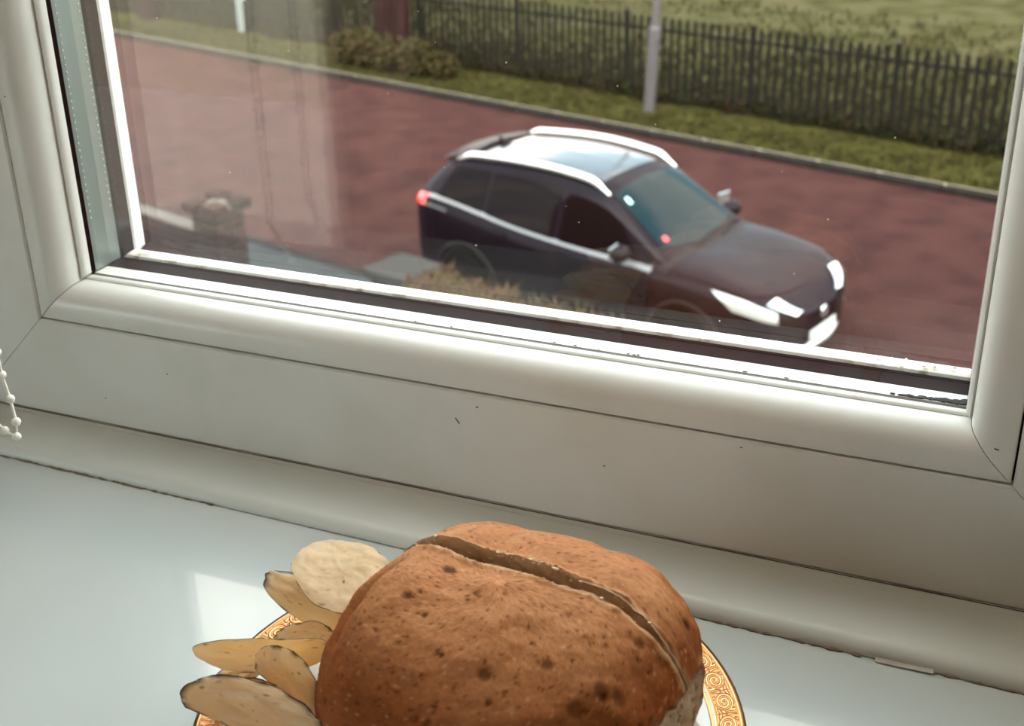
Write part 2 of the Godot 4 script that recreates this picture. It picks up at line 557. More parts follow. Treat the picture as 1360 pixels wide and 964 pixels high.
func window() -> void:
	var o := setting("window_1", "white plastic casement window with rounded beads above the sill")
	var flo := Vector2(-0.3466, -0.3735)
	var fhi := Vector2(0.3466, 0.846)
	var slo := Vector2(-0.28, -0.307)
	var shi := Vector2(0.28, 0.78)
	# outer frame
	members(o, "frame_member", [Vector2(0, -0.06), Vector2(0, -0.001), Vector2(0.001, 0), Vector2(0.0646, 0), Vector2(0.0656, -0.001), Vector2(0.0656, -0.012), Vector2(0.0656, -0.06)], flo, fhi, white_frame)
	members(o, "frame_gasket", [Vector2(0.0656, -0.05), Vector2(0.0656, -0.006), Vector2(0.0676, -0.006), Vector2(0.0676, -0.05)], flo, fhi, rubber)
	# sash: flat face, rolled edge towards the glass
	var prof := [Vector2(0, -0.075), Vector2(0, -0.002), Vector2(0.0006, -0.0006), Vector2(0.002, 0)]
	for k in 11:
		var a := PI / 2 * k / 10.0
		prof.append(Vector2(0.0075 + 0.0135 * sin(a), -0.0150 * (1 - cos(a))))
	prof += [Vector2(0.0212, -0.0185), Vector2(0.0205, -0.0255), Vector2(0.012, -0.026), Vector2(0.012, -0.06), Vector2(0.020, -0.062), Vector2(0.020, -0.075)]
	members(o, "sash_member", prof, slo, shi, white_frame, 0.0003)
	# thin bead lip against the glass
	var lip := [Vector2(0.0180, -0.0262), Vector2(0.0213, -0.0172), Vector2(0.0224, -0.0164), Vector2(0.0238, -0.0176), Vector2(0.0244, -0.0200), Vector2(0.0244, -0.0236), Vector2(0.022, -0.0258)]
	members(o, "glazing_bead", lip, slo, shi, white_frame, 0.0002, [1, 2, 3])
	members(o, "bead_gasket", [Vector2(0.018, -0.0272), Vector2(0.020, -0.0240), Vector2(0.0243, -0.0242), Vector2(0.0247, -0.0272)], slo, shi, rubber, 0.0002, [1, 2, 3])
	members(o, "glazing_bead", [Vector2(0.018, -0.0250), Vector2(0.0205, -0.0206), Vector2(0.0214, -0.0200), Vector2(0.0222, -0.0208), Vector2(0.0225, -0.0220), Vector2(0.0225, -0.0248), Vector2(0.0222, -0.0250)], slo, shi, white_frame, 0.0002, [0])
	members(o, "bead_gasket", [Vector2(0.018, -0.0272), Vector2(0.018, -0.0254), Vector2(0.0219, -0.0254), Vector2(0.0221, -0.0272)], slo, shi, mat(Color(0.45, 0.42, 0.4), 0.7), 0.0002, [0])
	# double glazing: two panes and a perforated aluminium spacer
	var glass := mat(Color(0.75, 0.74, 0.7, 0.0015), 0.0)
	glass.transparency = BaseMaterial3D.TRANSPARENCY_ALPHA
	for z: float in [-0.0275, -0.0535]:
		var b := MB.new()
		b.quad(Vector3(slo.x + 0.013, slo.y + 0.013, z), Vector3(shi.x - 0.013, slo.y + 0.013, z), Vector3(shi.x - 0.013, shi.y - 0.013, z), Vector3(slo.x + 0.013, shi.y - 0.013, z))
		part(o, "glass_pane", b, glass)
	var alu := mat(Color(0.52, 0.55, 0.53), 0.38, 0.55)
	var side_sp := [Vector2(0.014, -0.0525), Vector2(0.014, -0.0285), Vector2(0.0236, -0.0285), Vector2(0.0240, -0.033), Vector2(0.0240, -0.048), Vector2(0.0236, -0.0525)]
	members(o, "spacer_bar", side_sp, slo, shi, alu, 0.0002, [1, 2, 3], "grey aluminium spacer bar with a row of pinholes")
	var low_sp := [Vector2(0.014, -0.0398), Vector2(0.014, -0.0279), Vector2(0.0225, -0.0279), Vector2(0.0225, -0.0398)]  # same bar as the sides, its sky light put into a white colour
	members(o, "spacer_bar", low_sp, slo, shi, white_frame, 0.0002, [0], "bottom spacer bar coloured white for the sky light on it")
	members(o, "spacer_seal", [Vector2(0.014, -0.0531), Vector2(0.014, -0.0400), Vector2(0.0225, -0.0400), Vector2(0.0225, -0.0531)], slo, shi, rubber, 0.0002, [0])
	members(o, "outer_gasket", [Vector2(0.013, -0.0645), Vector2(0.013, -0.0545), Vector2(0.0250, -0.0545), Vector2(0.0250, -0.0645)], slo, shi, rubber, 0.0002, [1, 2, 3])
	members(o, "outer_gasket", [Vector2(0.013, -0.0566), Vector2(0.013, -0.0538), Vector2(0.0225, -0.0538), Vector2(0.0225, -0.0566)], slo, shi, rubber, 0.0002, [0])
	# white outer upstand of the sash
	var up := [Vector2(0.020, -0.0762), Vector2(0.020, -0.0655), Vector2(0.0245, -0.0652), Vector2(0.0256, -0.0662), Vector2(0.0256, -0.0745), Vector2(0.0245, -0.0762)]
	members(o, "outer_upstand", up, slo, shi, white_frame, 0.0001, [1, 2, 3])
	var grimy := tri_mat(Color(0.93, 0.91, 0.87), 0.4, noise_tex(31, 0.02, 4, [[0.0, Color(0.55, 0.5, 0.45)], [0.22, Color(0.85, 0.8, 0.76)], [0.36, Color(1, 1, 1)], [1.0, Color(1, 1, 1)]], 512), 0.16)
	members(o, "outer_upstand", [Vector2(0.012, -0.0685), Vector2(0.012, -0.0568), Vector2(0.0222, -0.0568), Vector2(0.0240, -0.0574), Vector2(0.0249, -0.0590), Vector2(0.0252, -0.062), Vector2(0.0249, -0.0660), Vector2(0.023, -0.0685)], slo, shi, grimy, 0.0001, [0], "weathered white outer upstand along the bottom")
	# row of pinholes in the left spacer
	var hole := MB.new()
	hole.ball(Vector3.ZERO, Vector3(0.0004, 0.0007, 0.0004), 6)
	var mm := MultiMesh.new()
	mm.transform_format = MultiMesh.TRANSFORM_3D
	mm.mesh = hole.mesh()
	mm.instance_count = 2 * 150
	for i in 150:
		mm.set_instance_transform(i, Transform3D(Basis.IDENTITY, Vector3(slo.x + 0.0241, -0.25 + i * 0.0042, -0.0312)))
		mm.set_instance_transform(150 + i, Transform3D(Basis.IDENTITY, Vector3(slo.x + 0.0241, -0.248 + i * 0.0042, -0.0500)))
	var holes := MultiMeshInstance3D.new()
	holes.name = "pinholes"
	holes.multimesh = mm
	holes.material_override = mat(Color(0.92, 0.92, 0.88), 0.5)
	holes.set_meta("kind", "stuff")
	o.add_child(holes)
	# mould and dust in the corners
	var rng := RandomNumberGenerator.new()
	rng.seed = 5
	var md := MB.new()
	for i in 46:
		var t := rng.randf()
		var x := shi.x - 0.0255 - t * t * 0.035
		md.ball(Vector3(x, slo.y + 0.0229, -0.0285 - rng.randf() * 0.005 * (1.2 - t)), Vector3(0.0012 + rng.randf() * 0.0012, 0.0005, 0.0008 + rng.randf() * 0.0012 * (1 - t)), 6)
	for i in 12:
		md.ball(Vector3(-0.05 + rng.randf() * 0.28, slo.y + 0.0227, -0.0283 - rng.randf() * 0.001), Vector3(0.0005 + rng.randf() * 0.001, 0.0003, 0.0004), 6)
	part(o, "mould", md, mat(Color(0.09, 0.06, 0.05), 0.9), false, "stuff")
	var du := MB.new()
	for i in 26:
		var px := -0.2 + rng.randf() * 0.42
		du.ball(Vector3(px, -0.09 - rng.randf() * 0.18, -0.0271), Vector3.ONE * (0.0002 + rng.randf() * 0.0003), 6)
	for i in 16:
		var t := rng.randf()
		du.ball(Vector3(shi.x - 0.026 - t * 0.05, slo.y + 0.0255 + rng.randf() * 0.002, -0.050 - rng.randf() * 0.014), Vector3(0.0007, 0.0004, 0.0006) * (0.5 + rng.randf()), 6)
	part(o, "dust", du, mat(Color(0.85, 0.82, 0.78), 0.9), false, "stuff")
	# small scuffs on the frame
	var sc := MB.new()
	for q in [Vector4(0.0, -0.326, 0.004, -0.9), Vector4(0.012, -0.3155, 0.0016, 0.0), Vector4(0.084, -0.337, 0.0012, 0.2), Vector4(-0.19, -0.33, 0.0012, 0.4), Vector4(0.155, -0.312, 0.001, 0.0), Vector4(-0.24, -0.355, 0.001, 0.3), Vector4(0.2715, -0.29, 0.0022, -0.2), Vector4(-0.275, -0.17, 0.001, 0.6)]:
		sc.box(Vector3(q.x, q.y, 0.0001), Vector3(q.z, 0.0006, 0.0002), 0.0, Basis(Vector3.BACK, q.w))
	part(o, "scuff", sc, mat(Color(0.34, 0.28, 0.24), 0.8), false, "stuff")

	# the sill and the quadrant strip between it and the frame
	var gloss := tri_mat(Color(0.80, 0.825, 0.825), 0.22, noise_tex(33, 0.004, 4, [[0.0, Color(0.93, 0.94, 0.94)], [1.0, Color(1, 1, 1)]], 256), 0.5, noise_tex(34, 0.012, 3, [], 512, FastNoiseLite.TYPE_SIMPLEX_SMOOTH, true, 2.0), 0.05)
	gloss.clearcoat_enabled = true
	gloss.clearcoat = 0.45
	gloss.clearcoat_roughness = 0.03
	gloss.metallic_specular = 0.5
	var sill := setting("trim_2", "white gloss painted window sill board")
	var sb := MB.new()
	prism(sb, [Vector2(-0.3475, -0.008), Vector2(0.3475, -0.008), Vector2(0.3475, 0.003), Vector2(0.615, 0.268), Vector2(0.66, 0.272), Vector2(0.66, 0.292), Vector2(-0.66, 0.292), Vector2(-0.66, 0.272), Vector2(-0.615, 0.268), Vector2(-0.3475, 0.003)], -0.406, -0.383)
	part(sill, "sill_board", sb, gloss)
	var quad := setting("trim_3", "white quadrant strip between the sill and the window frame")
	var qp := [Vector2(-0.012, -0.3825), Vector2(-0.012, -0.3736), Vector2(0.0032, -0.3736), Vector2(0.0036, -0.3744), Vector2(0.0042, -0.3744), Vector2(0.0046, -0.3737), Vector2(0.018, -0.3741), Vector2(0.030, -0.3748)]
	for k in 11:
		var a := PI / 2 * k / 10.0
		qp.append(Vector2(0.0375 + 0.008 * sin(a), -0.3756 - 0.007 * (1 - cos(a))))
	var qrows := []
	for i in 15:
		var x := -0.347 + 0.694 * i / 14.0
		var line := PackedVector3Array()
		var wob := 1.0 + 0.085 * x / 0.3
		for p: Vector2 in qp:
			line.append(Vector3(x, p.y, 0.001 + p.x * wob))
		qrows.append(line)
	var qb := MB.new()
	qb.grid(qrows)
	var satin := tri_mat(Color(0.87, 0.88, 0.86), 0.42, noise_tex(35, 0.006, 4, [[0.0, Color(0.92, 0.93, 0.93)], [1.0, Color(1, 1, 1)]], 256), 0.4)
	part(quad, "quadrant_strip", qb, satin)
	# dirty joint lines: along the frame and along the sill
	var dirt := mat(Color(0.36, 0.25, 0.22), 0.9)
	var jt := []
	for i in 60:
		var x := -0.347 + 0.694 * i / 59.0
		jt.append(Vector3(x, -0.3734 + fn.get_noise_1d(x * 40) * 0.0004, 0.0008))
	var jb := MB.new()
	jb.tube(jt, 0.0003, 6)
	part(quad, "dirt_line", jb, dirt)
	for run in [Vector2(-0.347, -0.13), Vector2(0.06, 0.115), Vector2(0.15, 0.232), Vector2(0.255, 0.33)]:
		var pth := []
		var rad := []
		var cnt := int((run.y - run.x) / 0.0025)
		for i in cnt:
			var x: float = run.x + 0.0025 * i
			pth.append(Vector3(x, -0.3827, 0.0470 + 0.0039 * x / 0.3 + fn.get_noise_1d(x * 180) * 0.0009))
			rad.append(maxf(0.0001, 0.0005 + 0.0009 * fn.get_noise_1d(x * 130 + 50)))
		var cb := MB.new()
		cb.tube(pth, rad, 6)
		part(quad, "cracked_caulk", cb, mat(Color(0.5, 0.44, 0.38), 0.9))
	var fp := MB.new()
	var frow := []
	for i in 20:
		var x := 0.234 + 0.026 * i / 19.0
		frow.append(PackedVector3Array([Vector3(x, -0.3824 + 0.0006 * i / 19.0, 0.0522), Vector3(x, -0.3818 + 0.0004 * i / 19.0, 0.0505), Vector3(x, -0.3811, 0.0498)]))
	fp.grid(frow)
	part(quad, "lifted_paint_flake", fp, mat(Color(0.72, 0.7, 0.66), 0.6))

# ---------------------------------------------------------------- outdoors
func strip(parent: Node, called: String, u0: float, u1: float, w0: float, w1: float, y: float, m: Material, thick := 0.08, bevel := 0.0) -> MeshInstance3D:
	var b := MB.new()
	b.box(Vector3((u0 + u1) / 2, y - thick / 2, (w0 + w1) / 2), Vector3(u1 - u0, thick, absf(w1 - w0)), bevel)
	return part(parent, called, b, m)

func blades(parent: Node, called: String, count: int, sd: int, place: Callable, h0: float, h1: float, m: Material, width := 0.01) -> void:
	var rng := RandomNumberGenerator.new()
	rng.seed = sd
	var b := MB.new()
	for k in 5:
		var a := TAU * k / 5.0 + 0.3
		var d := Vector3(cos(a), 0, sin(a))
		var s := Vector3(-sin(a), 0, cos(a)) * width
		var p0 := d * 0.01
		var p1 := d * 0.10 + Vector3(0, 0.55, 0)
		var p2 := d * 0.32 + Vector3(0, 1.0 - 0.12 * k, 0)
		b.quad(p0 - s, p0 + s, p1 + s * 0.8, p1 - s * 0.8)
		b.tri(p1 - s * 0.8, p1 + s * 0.8, p2)
	var mm := MultiMesh.new()
	mm.transform_format = MultiMesh.TRANSFORM_3D
	mm.use_colors = true
	mm.mesh = b.mesh()
	mm.instance_count = count
	for i in count:
		var at: Vector3 = place.call(rng)
		var s := lerpf(h0, h1, rng.randf() * rng.randf())
		mm.set_instance_transform(i, Transform3D(Basis(Vector3.UP, rng.randf() * TAU).scaled(Vector3(s * 1.3, s, s * 1.3)), at))
		var t := rng.randf()
		mm.set_instance_color(i, Color(0.75 + 0.5 * t, 0.8 + 0.3 * rng.randf(), 0.7 + 0.3 * t))
	var o := MultiMeshInstance3D.new()
	o.name = called
	o.multimesh = mm
	o.material_override = m
	o.set_meta("kind", "stuff")
	parent.add_child(o, true)

var grass_mat: StandardMaterial3D
func ground() -> void:
	var base := Vector3(0, ROAD, 0)
	var tar := tri_mat(Color(0.195, 0.118, 0.110), 0.92, noise_tex(41, 0.012, 5, [[0.0, Color(0.78, 0.78, 0.8)], [0.5, Color(0.93, 0.92, 0.92)], [1.0, Color(1, 1, 1)]], 512), 5.0, noise_tex(42, 0.25, 3, [], 512, FastNoiseLite.TYPE_SIMPLEX_SMOOTH, true, 5.0), 0.5)
	var road := setting("ground_road", "faded red tarmac road running past the house", base, -TURN)
	strip(road, "tarmac", -70, 40, -15.44, -8.8, 0.0, tar, 0.2)
	# patched, darker tarmac by the near kerb
	var patch := tri_mat(Color(0.205, 0.145, 0.139), 0.92, noise_tex(43, 0.02, 4, [[0.0, Color(0.8, 0.8, 0.8)], [1.0, Color(1, 1, 1)]], 256), 3.0)
	strip(road, "tarmac_patch", -1.4, 3.0, -9.7, -8.81, 0.004, patch, 0.01)
	var stone := tri_mat(Color(0.135, 0.118, 0.112), 0.9, noise_tex(44, 0.03, 4, [[0.0, Color(0.72, 0.7, 0.7)], [1.0, Color(1, 1, 1)]], 256), 1.5)
	var kerb := setting("kerb_far", "grey kerb stones along the grass verge", base, -TURN)
	for i in 44:
		strip(kerb, "kerb_stone", -32 + i * 0.915, -32 + i * 0.915 + 0.905, -15.60, -15.44, 0.09, stone, 0.25, 0.015)
	var kn := setting("kerb_near", "grey kerb stones along the pavement", base, -TURN)
	for i in 24:
		strip(kn, "kerb_stone", -20 + i * 0.915, -20 + i * 0.915 + 0.905, -8.80, -8.65, 0.10, stone, 0.25, 0.015)
	var pave := setting("ground_pavement", "blue grey pavement beside the garden wall", base, -TURN)
	var flag := tri_mat(Color(0.178, 0.188, 0.191), 0.9, noise_tex(45, 0.03, 4, [[0.0, Color(0.75, 0.75, 0.75)], [1.0, Color(1, 1, 1)]], 256), 1.6)
	for i in 26:
		for j in 2:
			strip(pave, "paving_flag", -20 + i * 0.8, -20 + i * 0.8 + 0.79, -8.64 + j * 0.68, -8.64 + j * 0.68 + 0.67, 0.10, flag, 0.08, 0.008)
	strip(pave, "pavement_bed", -40, 30, -8.65, -7.2, 0.06, mat(Color(0.3, 0.3, 0.3), 0.9), 0.2)
	var soil := setting("ground_garden", "bare earth of the front garden", base, -TURN)
	strip(soil, "earth", -40, 30, -7.2, 2.2, 0.08, mat(Color(0.22, 0.17, 0.13), 0.95), 0.2)
	# verge and field
	var turf := noise_tex(46, 0.014, 5, [[0.0, Color(0.62, 0.60, 0.42)], [0.4, Color(0.85, 0.86, 0.62)], [0.7, Color(1, 1, 0.85)], [1.0, Color(1, 0.95, 0.75)]], 512)
	var vm := tri_mat(Color(0.165, 0.155, 0.089), 0.95, turf, 3.0)
	var verge := setting("ground_verge", "grass verge between the road and the railing", base, -TURN)
	var rows := []
	for i in 221:
		var u := -70.0 + i * 0.5
		var line := PackedVector3Array()
		for j in 9:
			var w := -15.6 - j * 0.26
			line.append(Vector3(u, 0.09 + 0.03 * j / 8.0 + 0.03 * fn.get_noise_2d(u * 0.7, w * 1.5) * mini(j, 3) / 3.0, w))
		rows.append(line)
	var b := MB.new()
	b.grid(rows, [])
	part(verge, "turf", b, vm)
	var fm := tri_mat(Color(0.19, 0.178, 0.138), 0.95, turf, 9.0)
	var field := setting("ground_field", "broad rough grass field beyond the railing", base, -TURN)
	rows = []
	for i in 90:
		var u := -130.0 + i * 2.2
		var line := PackedVector3Array()
		for j in 50:
			var w := -17.6 - j * 2.0
			line.append(Vector3(u, 0.09 + 0.35 * (fn.get_noise_2d(u * 0.06, w * 0.06)) * minf(1.0, j / 4.0), w))
		rows.append(line)
	b = MB.new()
	b.grid(rows, [])
	part(field, "turf", b, fm)
	grass_mat = mat(Color(0.125, 0.116, 0.072), 0.9)
	grass_mat.vertex_color_use_as_albedo = true
	matte(grass_mat)
	grass_mat.backlight_enabled = true
	grass_mat.backlight = Color(0.2, 0.2, 0.1)
	blades(verge, "short_grass", 26000, 8, func(r: RandomNumberGenerator) -> Vector3: return Vector3(-28 + 30 * r.randf(), 0.08, -15.62 - 1.9 * r.randf()), 0.03, 0.12, grass_mat, 0.04)
	var weed := mat(Color(0.125, 0.115, 0.073), 0.9)
	weed.vertex_color_use_as_albedo = true
	matte(weed)
	weed.backlight_enabled = true
	weed.backlight = Color(0.2, 0.2, 0.1)
	var edge := func(r: RandomNumberGenerator) -> Vector3:
		var u := -28 + 30 * r.randf()
		return Vector3(u, 0.08, -17.0 - 0.35 * r.randf() - 0.15 * fn.get_noise_1d(u * 0.9))
	blades(verge, "rough_weeds", 5200, 9, edge, 0.12, 0.42, weed, 0.05)
	blades(field, "field_grass", 30000, 10, func(r: RandomNumberGenerator) -> Vector3: return Vector3(-32 + 34 * r.randf(), 0.05, -17.6 - 9 * r.randf() * r.randf()), 0.08, 0.28, grass_mat, 0.04)

func railing() -> void:
	var green := tri_mat(Color(0.069, 0.059, 0.046), 0.7, noise_tex(51, 0.03, 4, [[0.0, Color(0.7, 0.65, 0.6)], [1.0, Color(1, 1, 1)]], 256), 0.8)
	green.metallic_specular = 0.2
	var o := thing("railing", "dark green metal vertical bar railing between the verge and the field", "railing", street(0, 0, -17.2), -TURN)
	var pb := MB.new()
	pb.box(Vector3(0, 0.68, 0), Vector3(0.08, 1.46, 0.06), 0.006)
	var pm := pb.mesh()
	var bb := MB.new()
	bb.box(Vector3(0, 0.70, 0), Vector3(0.06, 1.30, 0.02), 0.004)
	# pointed tip
	var tip := [Vector3(-0.03, 1.35, 0.01), Vector3(0.03, 1.35, 0.01), Vector3(0.03, 1.35, -0.01), Vector3(-0.03, 1.35, -0.01)]
	for k in 4:
		bb.tri(tip[k], tip[(k + 1) % 4], Vector3(0, 1.385, 0))
	var bm := bb.mesh()
	var pitch := 2.335
	for i in 16:
		var u := -6.98 - (i - 4) * pitch
		var p := piece(o, "post", pm, green)
		p.position = Vector3(u, 0.06, 0)
		for y: float in [0.22, 1.22]:
			var rb := MB.new()
			rb.box(Vector3(u - pitch / 2, y, -0.005), Vector3(pitch - 0.075, 0.045, 0.03), 0.004)
			part(o, "rail", rb, green)
		for k in 15:
			var q := piece(o, "bar", bm, green)
			q.position = Vector3(u - (k + 1) * pitch / 16.0, 0.06, 0.022)

func leaf_cloud(parent: Node, called: String, count: int, sd: int, place: Callable, s0: float, s1: float, m: Material) -> void:
	var rng := RandomNumberGenerator.new()
	rng.seed = sd
	var b := MB.new()
	var pts := [Vector3(0, 0, 0), Vector3(0.28, 0.06, 0.3), Vector3(0.3, 0.02, 0.6), Vector3(0, -0.1, 1.0), Vector3(-0.3, 0.02, 0.6), Vector3(-0.28, 0.06, 0.3)]
	for k in range(1, 5):
		b.tri(pts[0], pts[k], pts[k + 1])
	var mm := MultiMesh.new()
	mm.transform_format = MultiMesh.TRANSFORM_3D
	mm.use_colors = true
	mm.mesh = b.mesh()
	mm.instance_count = count
	for i in count:
		var at: Vector3 = place.call(rng)
		var ax := Vector3(rng.randf() - 0.5, rng.randf() - 0.5, rng.randf() - 0.5).normalized()
		var s := lerpf(s0, s1, rng.randf())
		mm.set_instance_transform(i, Transform3D(Basis(ax, rng.randf() * TAU).scaled(Vector3(s, s, s)), at))
		var t := rng.randf()
		mm.set_instance_color(i, Color(0.7 + 0.5 * t, 0.7 + 0.4 * rng.randf(), 0.6 + 0.4 * t))
	var o := MultiMeshInstance3D.new()
	o.name = called
	o.multimesh = mm
	o.material_override = m
	o.set_meta("kind", "stuff")
	parent.add_child(o, true)

func in_ball(r: RandomNumberGenerator) -> Vector3:
	var v := Vector3(r.randfn(), r.randfn(), r.randfn()).normalized()
	return v * pow(r.randf(), 0.45)

func leafy(col: Color) -> StandardMaterial3D:
	var m := matte(mat(col, 0.8))
	m.vertex_color_use_as_albedo = true
	m.backlight_enabled = true
	m.backlight = Color(0.25, 0.25, 0.15)
	return m

func trunk(parent: Node, called: String, path: Array, rad: Array, m: Material, sd: int) -> void:
	var rows := []
	for i in path.size():
		var line := PackedVector3Array()
		for k in 20:
			var a := TAU * k / 20.0
			var r: float = rad[i] * (1.0 + 0.16 * fn.get_noise_3d(cos(a) * 2.2 + sd, path[i].y * 0.6, sin(a) * 2.2))
			line.append(path[i] + Vector3(cos(a) * r, 0, -sin(a) * r))
		rows.append(line)
	var b := MB.new()
	# rows run upwards, points run counter-clockwise seen from above
	var turned := []
	for k in 20:
		var line := PackedVector3Array()
		for i in path.size():
			line.append(rows[i][k])
		turned.append(line)
	b.grid(turned, [], true, false)
	part(parent, called, b, m)

func roadside() -> void:
	var bark := tri_mat(Color(0.125, 0.073, 0.073), 0.95, noise_tex(61, 0.02, 4, [[0.0, Color(0.5, 0.45, 0.45)], [0.5, Color(0.85, 0.8, 0.8)], [1.0, Color(1, 1, 1)]], 256), 0.8)
	bark.uv1_scale = Vector3(1.6, 0.5, 1.6)
	# big tree with two fused stems, by the railing
	var t := thing("tree", "thick dark brown tree trunk rising from a bush at the railing", "tree", street(-16.25, 0.08, -16.45), -TURN)
	trunk(t, "trunk", [Vector3(-0.14, -0.1, 0), Vector3(-0.13, 0.4, 0), Vector3(-0.13, 1.2, 0), Vector3(-0.16, 2.4, 0), Vector3(-0.3, 4.2, 0.05), Vector3(-0.7, 6.0, 0.2)], [0.34, 0.25, 0.22, 0.2, 0.17, 0.1], bark, 3)
	trunk(t, "trunk", [Vector3(0.17, -0.1, 0.02), Vector3(0.18, 0.4, 0.02), Vector3(0.2, 1.2, 0.02), Vector3(0.25, 2.4, 0), Vector3(0.5, 4.2, -0.1), Vector3(0.9, 5.8, -0.3)], [0.26, 0.18, 0.155, 0.14, 0.12, 0.07], bark, 9)
	leaf_cloud(t, "foliage", 2600, 3, func(r: RandomNumberGenerator) -> Vector3: return Vector3(0, 6.4, 0) + in_ball(r) * Vector3(2.2, 1.6, 2.0), 0.08, 0.16, leafy(Color(0.30, 0.33, 0.16)))
	# second trunk further along
	var t2 := thing("tree", "slimmer dark tree trunk by the railing at the far left edge of the view", "tree", street(-24.2, 0.08, -16.85), -TURN)
	trunk(t2, "trunk", [Vector3(0, -0.1, 0), Vector3(0, 0.5, 0), Vector3(0.02, 1.5, 0), Vector3(-0.05, 3.0, 0), Vector3(-0.1, 5.5, 0)], [0.24, 0.17, 0.155, 0.14, 0.07], bark, 14)
	leaf_cloud(t2, "foliage", 1500, 4, func(r: RandomNumberGenerator) -> Vector3: return Vector3(0, 5.6, 0) + in_ball(r) * Vector3(1.6, 1.5, 1.5), 0.08, 0.16, leafy(Color(0.30, 0.33, 0.16)))
	# bush at the foot of the big tree
	var bu := thing("bush", "low rough olive green bush round the foot of the thick tree", "bush", street(-16.2, 0.08, -16.5), -TURN)
	var lumps := [Vector4(-1.05, 0.30, 0.25, 0.42), Vector4(-0.55, 0.38, 0.3, 0.45), Vector4(0.05, 0.36, 0.35, 0.42), Vector4(0.7, 0.34, 0.3, 0.42), Vector4(1.2, 0.24, 0.2, 0.32)]
	leaf_cloud(bu, "foliage", 5200, 6, func(r: RandomNumberGenerator) -> Vector3:
		var q: Vector4 = lumps[r.randi() % 5]
		return Vector3(q.x, q.y, q.z) + in_ball(r) * Vector3(q.w, q.w * 0.8, q.w * 0.8), 0.05, 0.11, leafy(Color(0.18, 0.16, 0.10)))
	var tw := MB.new()
	var rng := RandomNumberGenerator.new()
	rng.seed = 17
	for i in 40:
		var q: Vector4 = lumps[i % 5]
		var d := in_ball(rng) * q.w
		d.y = absf(d.y) + 0.1
		tw.tube([Vector3(q.x, -0.05, q.z), Vector3(q.x, q.y * 0.5, q.z) + d * 0.5, Vector3(q.x, q.y, q.z) + d], [0.012, 0.009, 0.004], 5)
	part(bu, "stems", tw, bark, false, "stuff")
	# lamp column
	var lp := thing("lamp_post", "pale grey steel street lamp post leaning slightly beside the railing", "lamp post", street(-10.67, 0.1, -16.43), -TURN)
	lp.rotation.z = deg_to_rad(-2.6)
	var steel := tri_mat(Color(0.238, 0.211, 0.215), 0.55, noise_tex(62, 0.03, 4, [[0.0, Color(0.75, 0.73, 0.72)], [1.0, Color(1, 1, 1)]], 256), 0.7)
	var c := MB.new()
	c.lathe([Vector2(0, -0.1), Vector2(0.105, -0.1), Vector2(0.105, 0.0), Vector2(0.092, 0.02), Vector2(0.092, 1.28), Vector2(0.085, 1.33), Vector2(0.062, 1.37), Vector2(0.055, 3.5), Vector2(0.045, 6.2), Vector2(0, 6.2)], Vector3.ZERO, 20)
	part(lp, "column", c, steel)
	var dr := MB.new()
	dr.box(Vector3(0.0, 0.75, 0.09), Vector3(0.085, 0.5, 0.012), 0.004)
	part(lp, "access_door", dr, steel)
	var arm := MB.new()
	arm.tube([Vector3(0, 6.15, 0), Vector3(0, 6.4, 0.1), Vector3(0, 6.55, 0.5), Vector3(0, 6.6, 0.9)], 0.03, 8)
	part(lp, "arm", arm, steel)
	var head := MB.new()
	head.ball(Vector3(0, 6.6, 1.15), Vector3(0.13, 0.07, 0.32), 14)
	part(lp, "lantern", head, mat(Color(0.75, 0.74, 0.72), 0.4))
	# white marker in the verge
	var mk := thing("marker_post", "short white twin marker post at the foot of the railing", "marker post", street(-21.2, 0.08, -16.95), -TURN)
	for s: float in [-1.0, 1.0]:
		var mb := MB.new()
		mb.box(Vector3(s * 0.055, 0.42, 0), Vector3(0.075, 0.95, 0.04), 0.01)
		part(mk, "plank", mb, mat(Color(0.30, 0.32, 0.31), 0.7))
	var mc := MB.new()
	mc.box(Vector3(0, 0.7, -0.03), Vector3(0.2, 0.06, 0.02), 0.004)
	part(mk, "crosspiece", mc, mat(Color(0.7, 0.69, 0.66), 0.6))

# ---------------------------------------------------------------- front garden
func bricks(parent: Node, lo: Vector3, hi: Vector3, mats: Array, mortar: Material, sd: int, courses: int) -> void:
	var rng := RandomNumberGenerator.new()
	rng.seed = sd
	var core := MB.new()
	core.box((lo + hi) / 2, hi - lo - Vector3(0.03, 0.0, 0.03))
	part(parent, "mortar_core", core, mortar)
	var ch := (hi.y - lo.y) / courses
	for r in courses:
		for face in 4:
			var along := hi.x - lo.x if face < 2 else hi.z - lo.z
			var nb := maxi(1, int(round(along / 0.225)))
			var step := along / nb
			var start := 0.0 if r % 2 == 0 else -step / 2
			var k := 0
			while start + k * step < along - 0.02:
				var a := maxf(0.0, start + k * step) + 0.005
				var e := minf(along, start + (k + 1) * step) - 0.005
				k += 1
				if e - a < 0.04:
					continue
				var out := 0.004 * rng.randf()
				var y := lo.y + (r + 0.5) * ch
				var b := MB.new()
				if face < 2:
					b.box(Vector3(lo.x + (a + e) / 2, y, (hi.z - 0.045 + out) if face == 0 else (lo.z + 0.045 - out)), Vector3(e - a, ch - 0.011, 0.09), 0.006)
				else:
					if e > along - 0.08 or a < 0.08:
						a = maxf(a, 0.092); e = minf(e, along - 0.092)
					if e - a < 0.03:
						continue
					b.box(Vector3((hi.x - 0.045 + out) if face == 2 else (lo.x + 0.045 - out), y, lo.z + (a + e) / 2), Vector3(0.09, ch - 0.011, e - a), 0.006)
				part(parent, "brick", b, mats[rng.randi() % mats.size()])

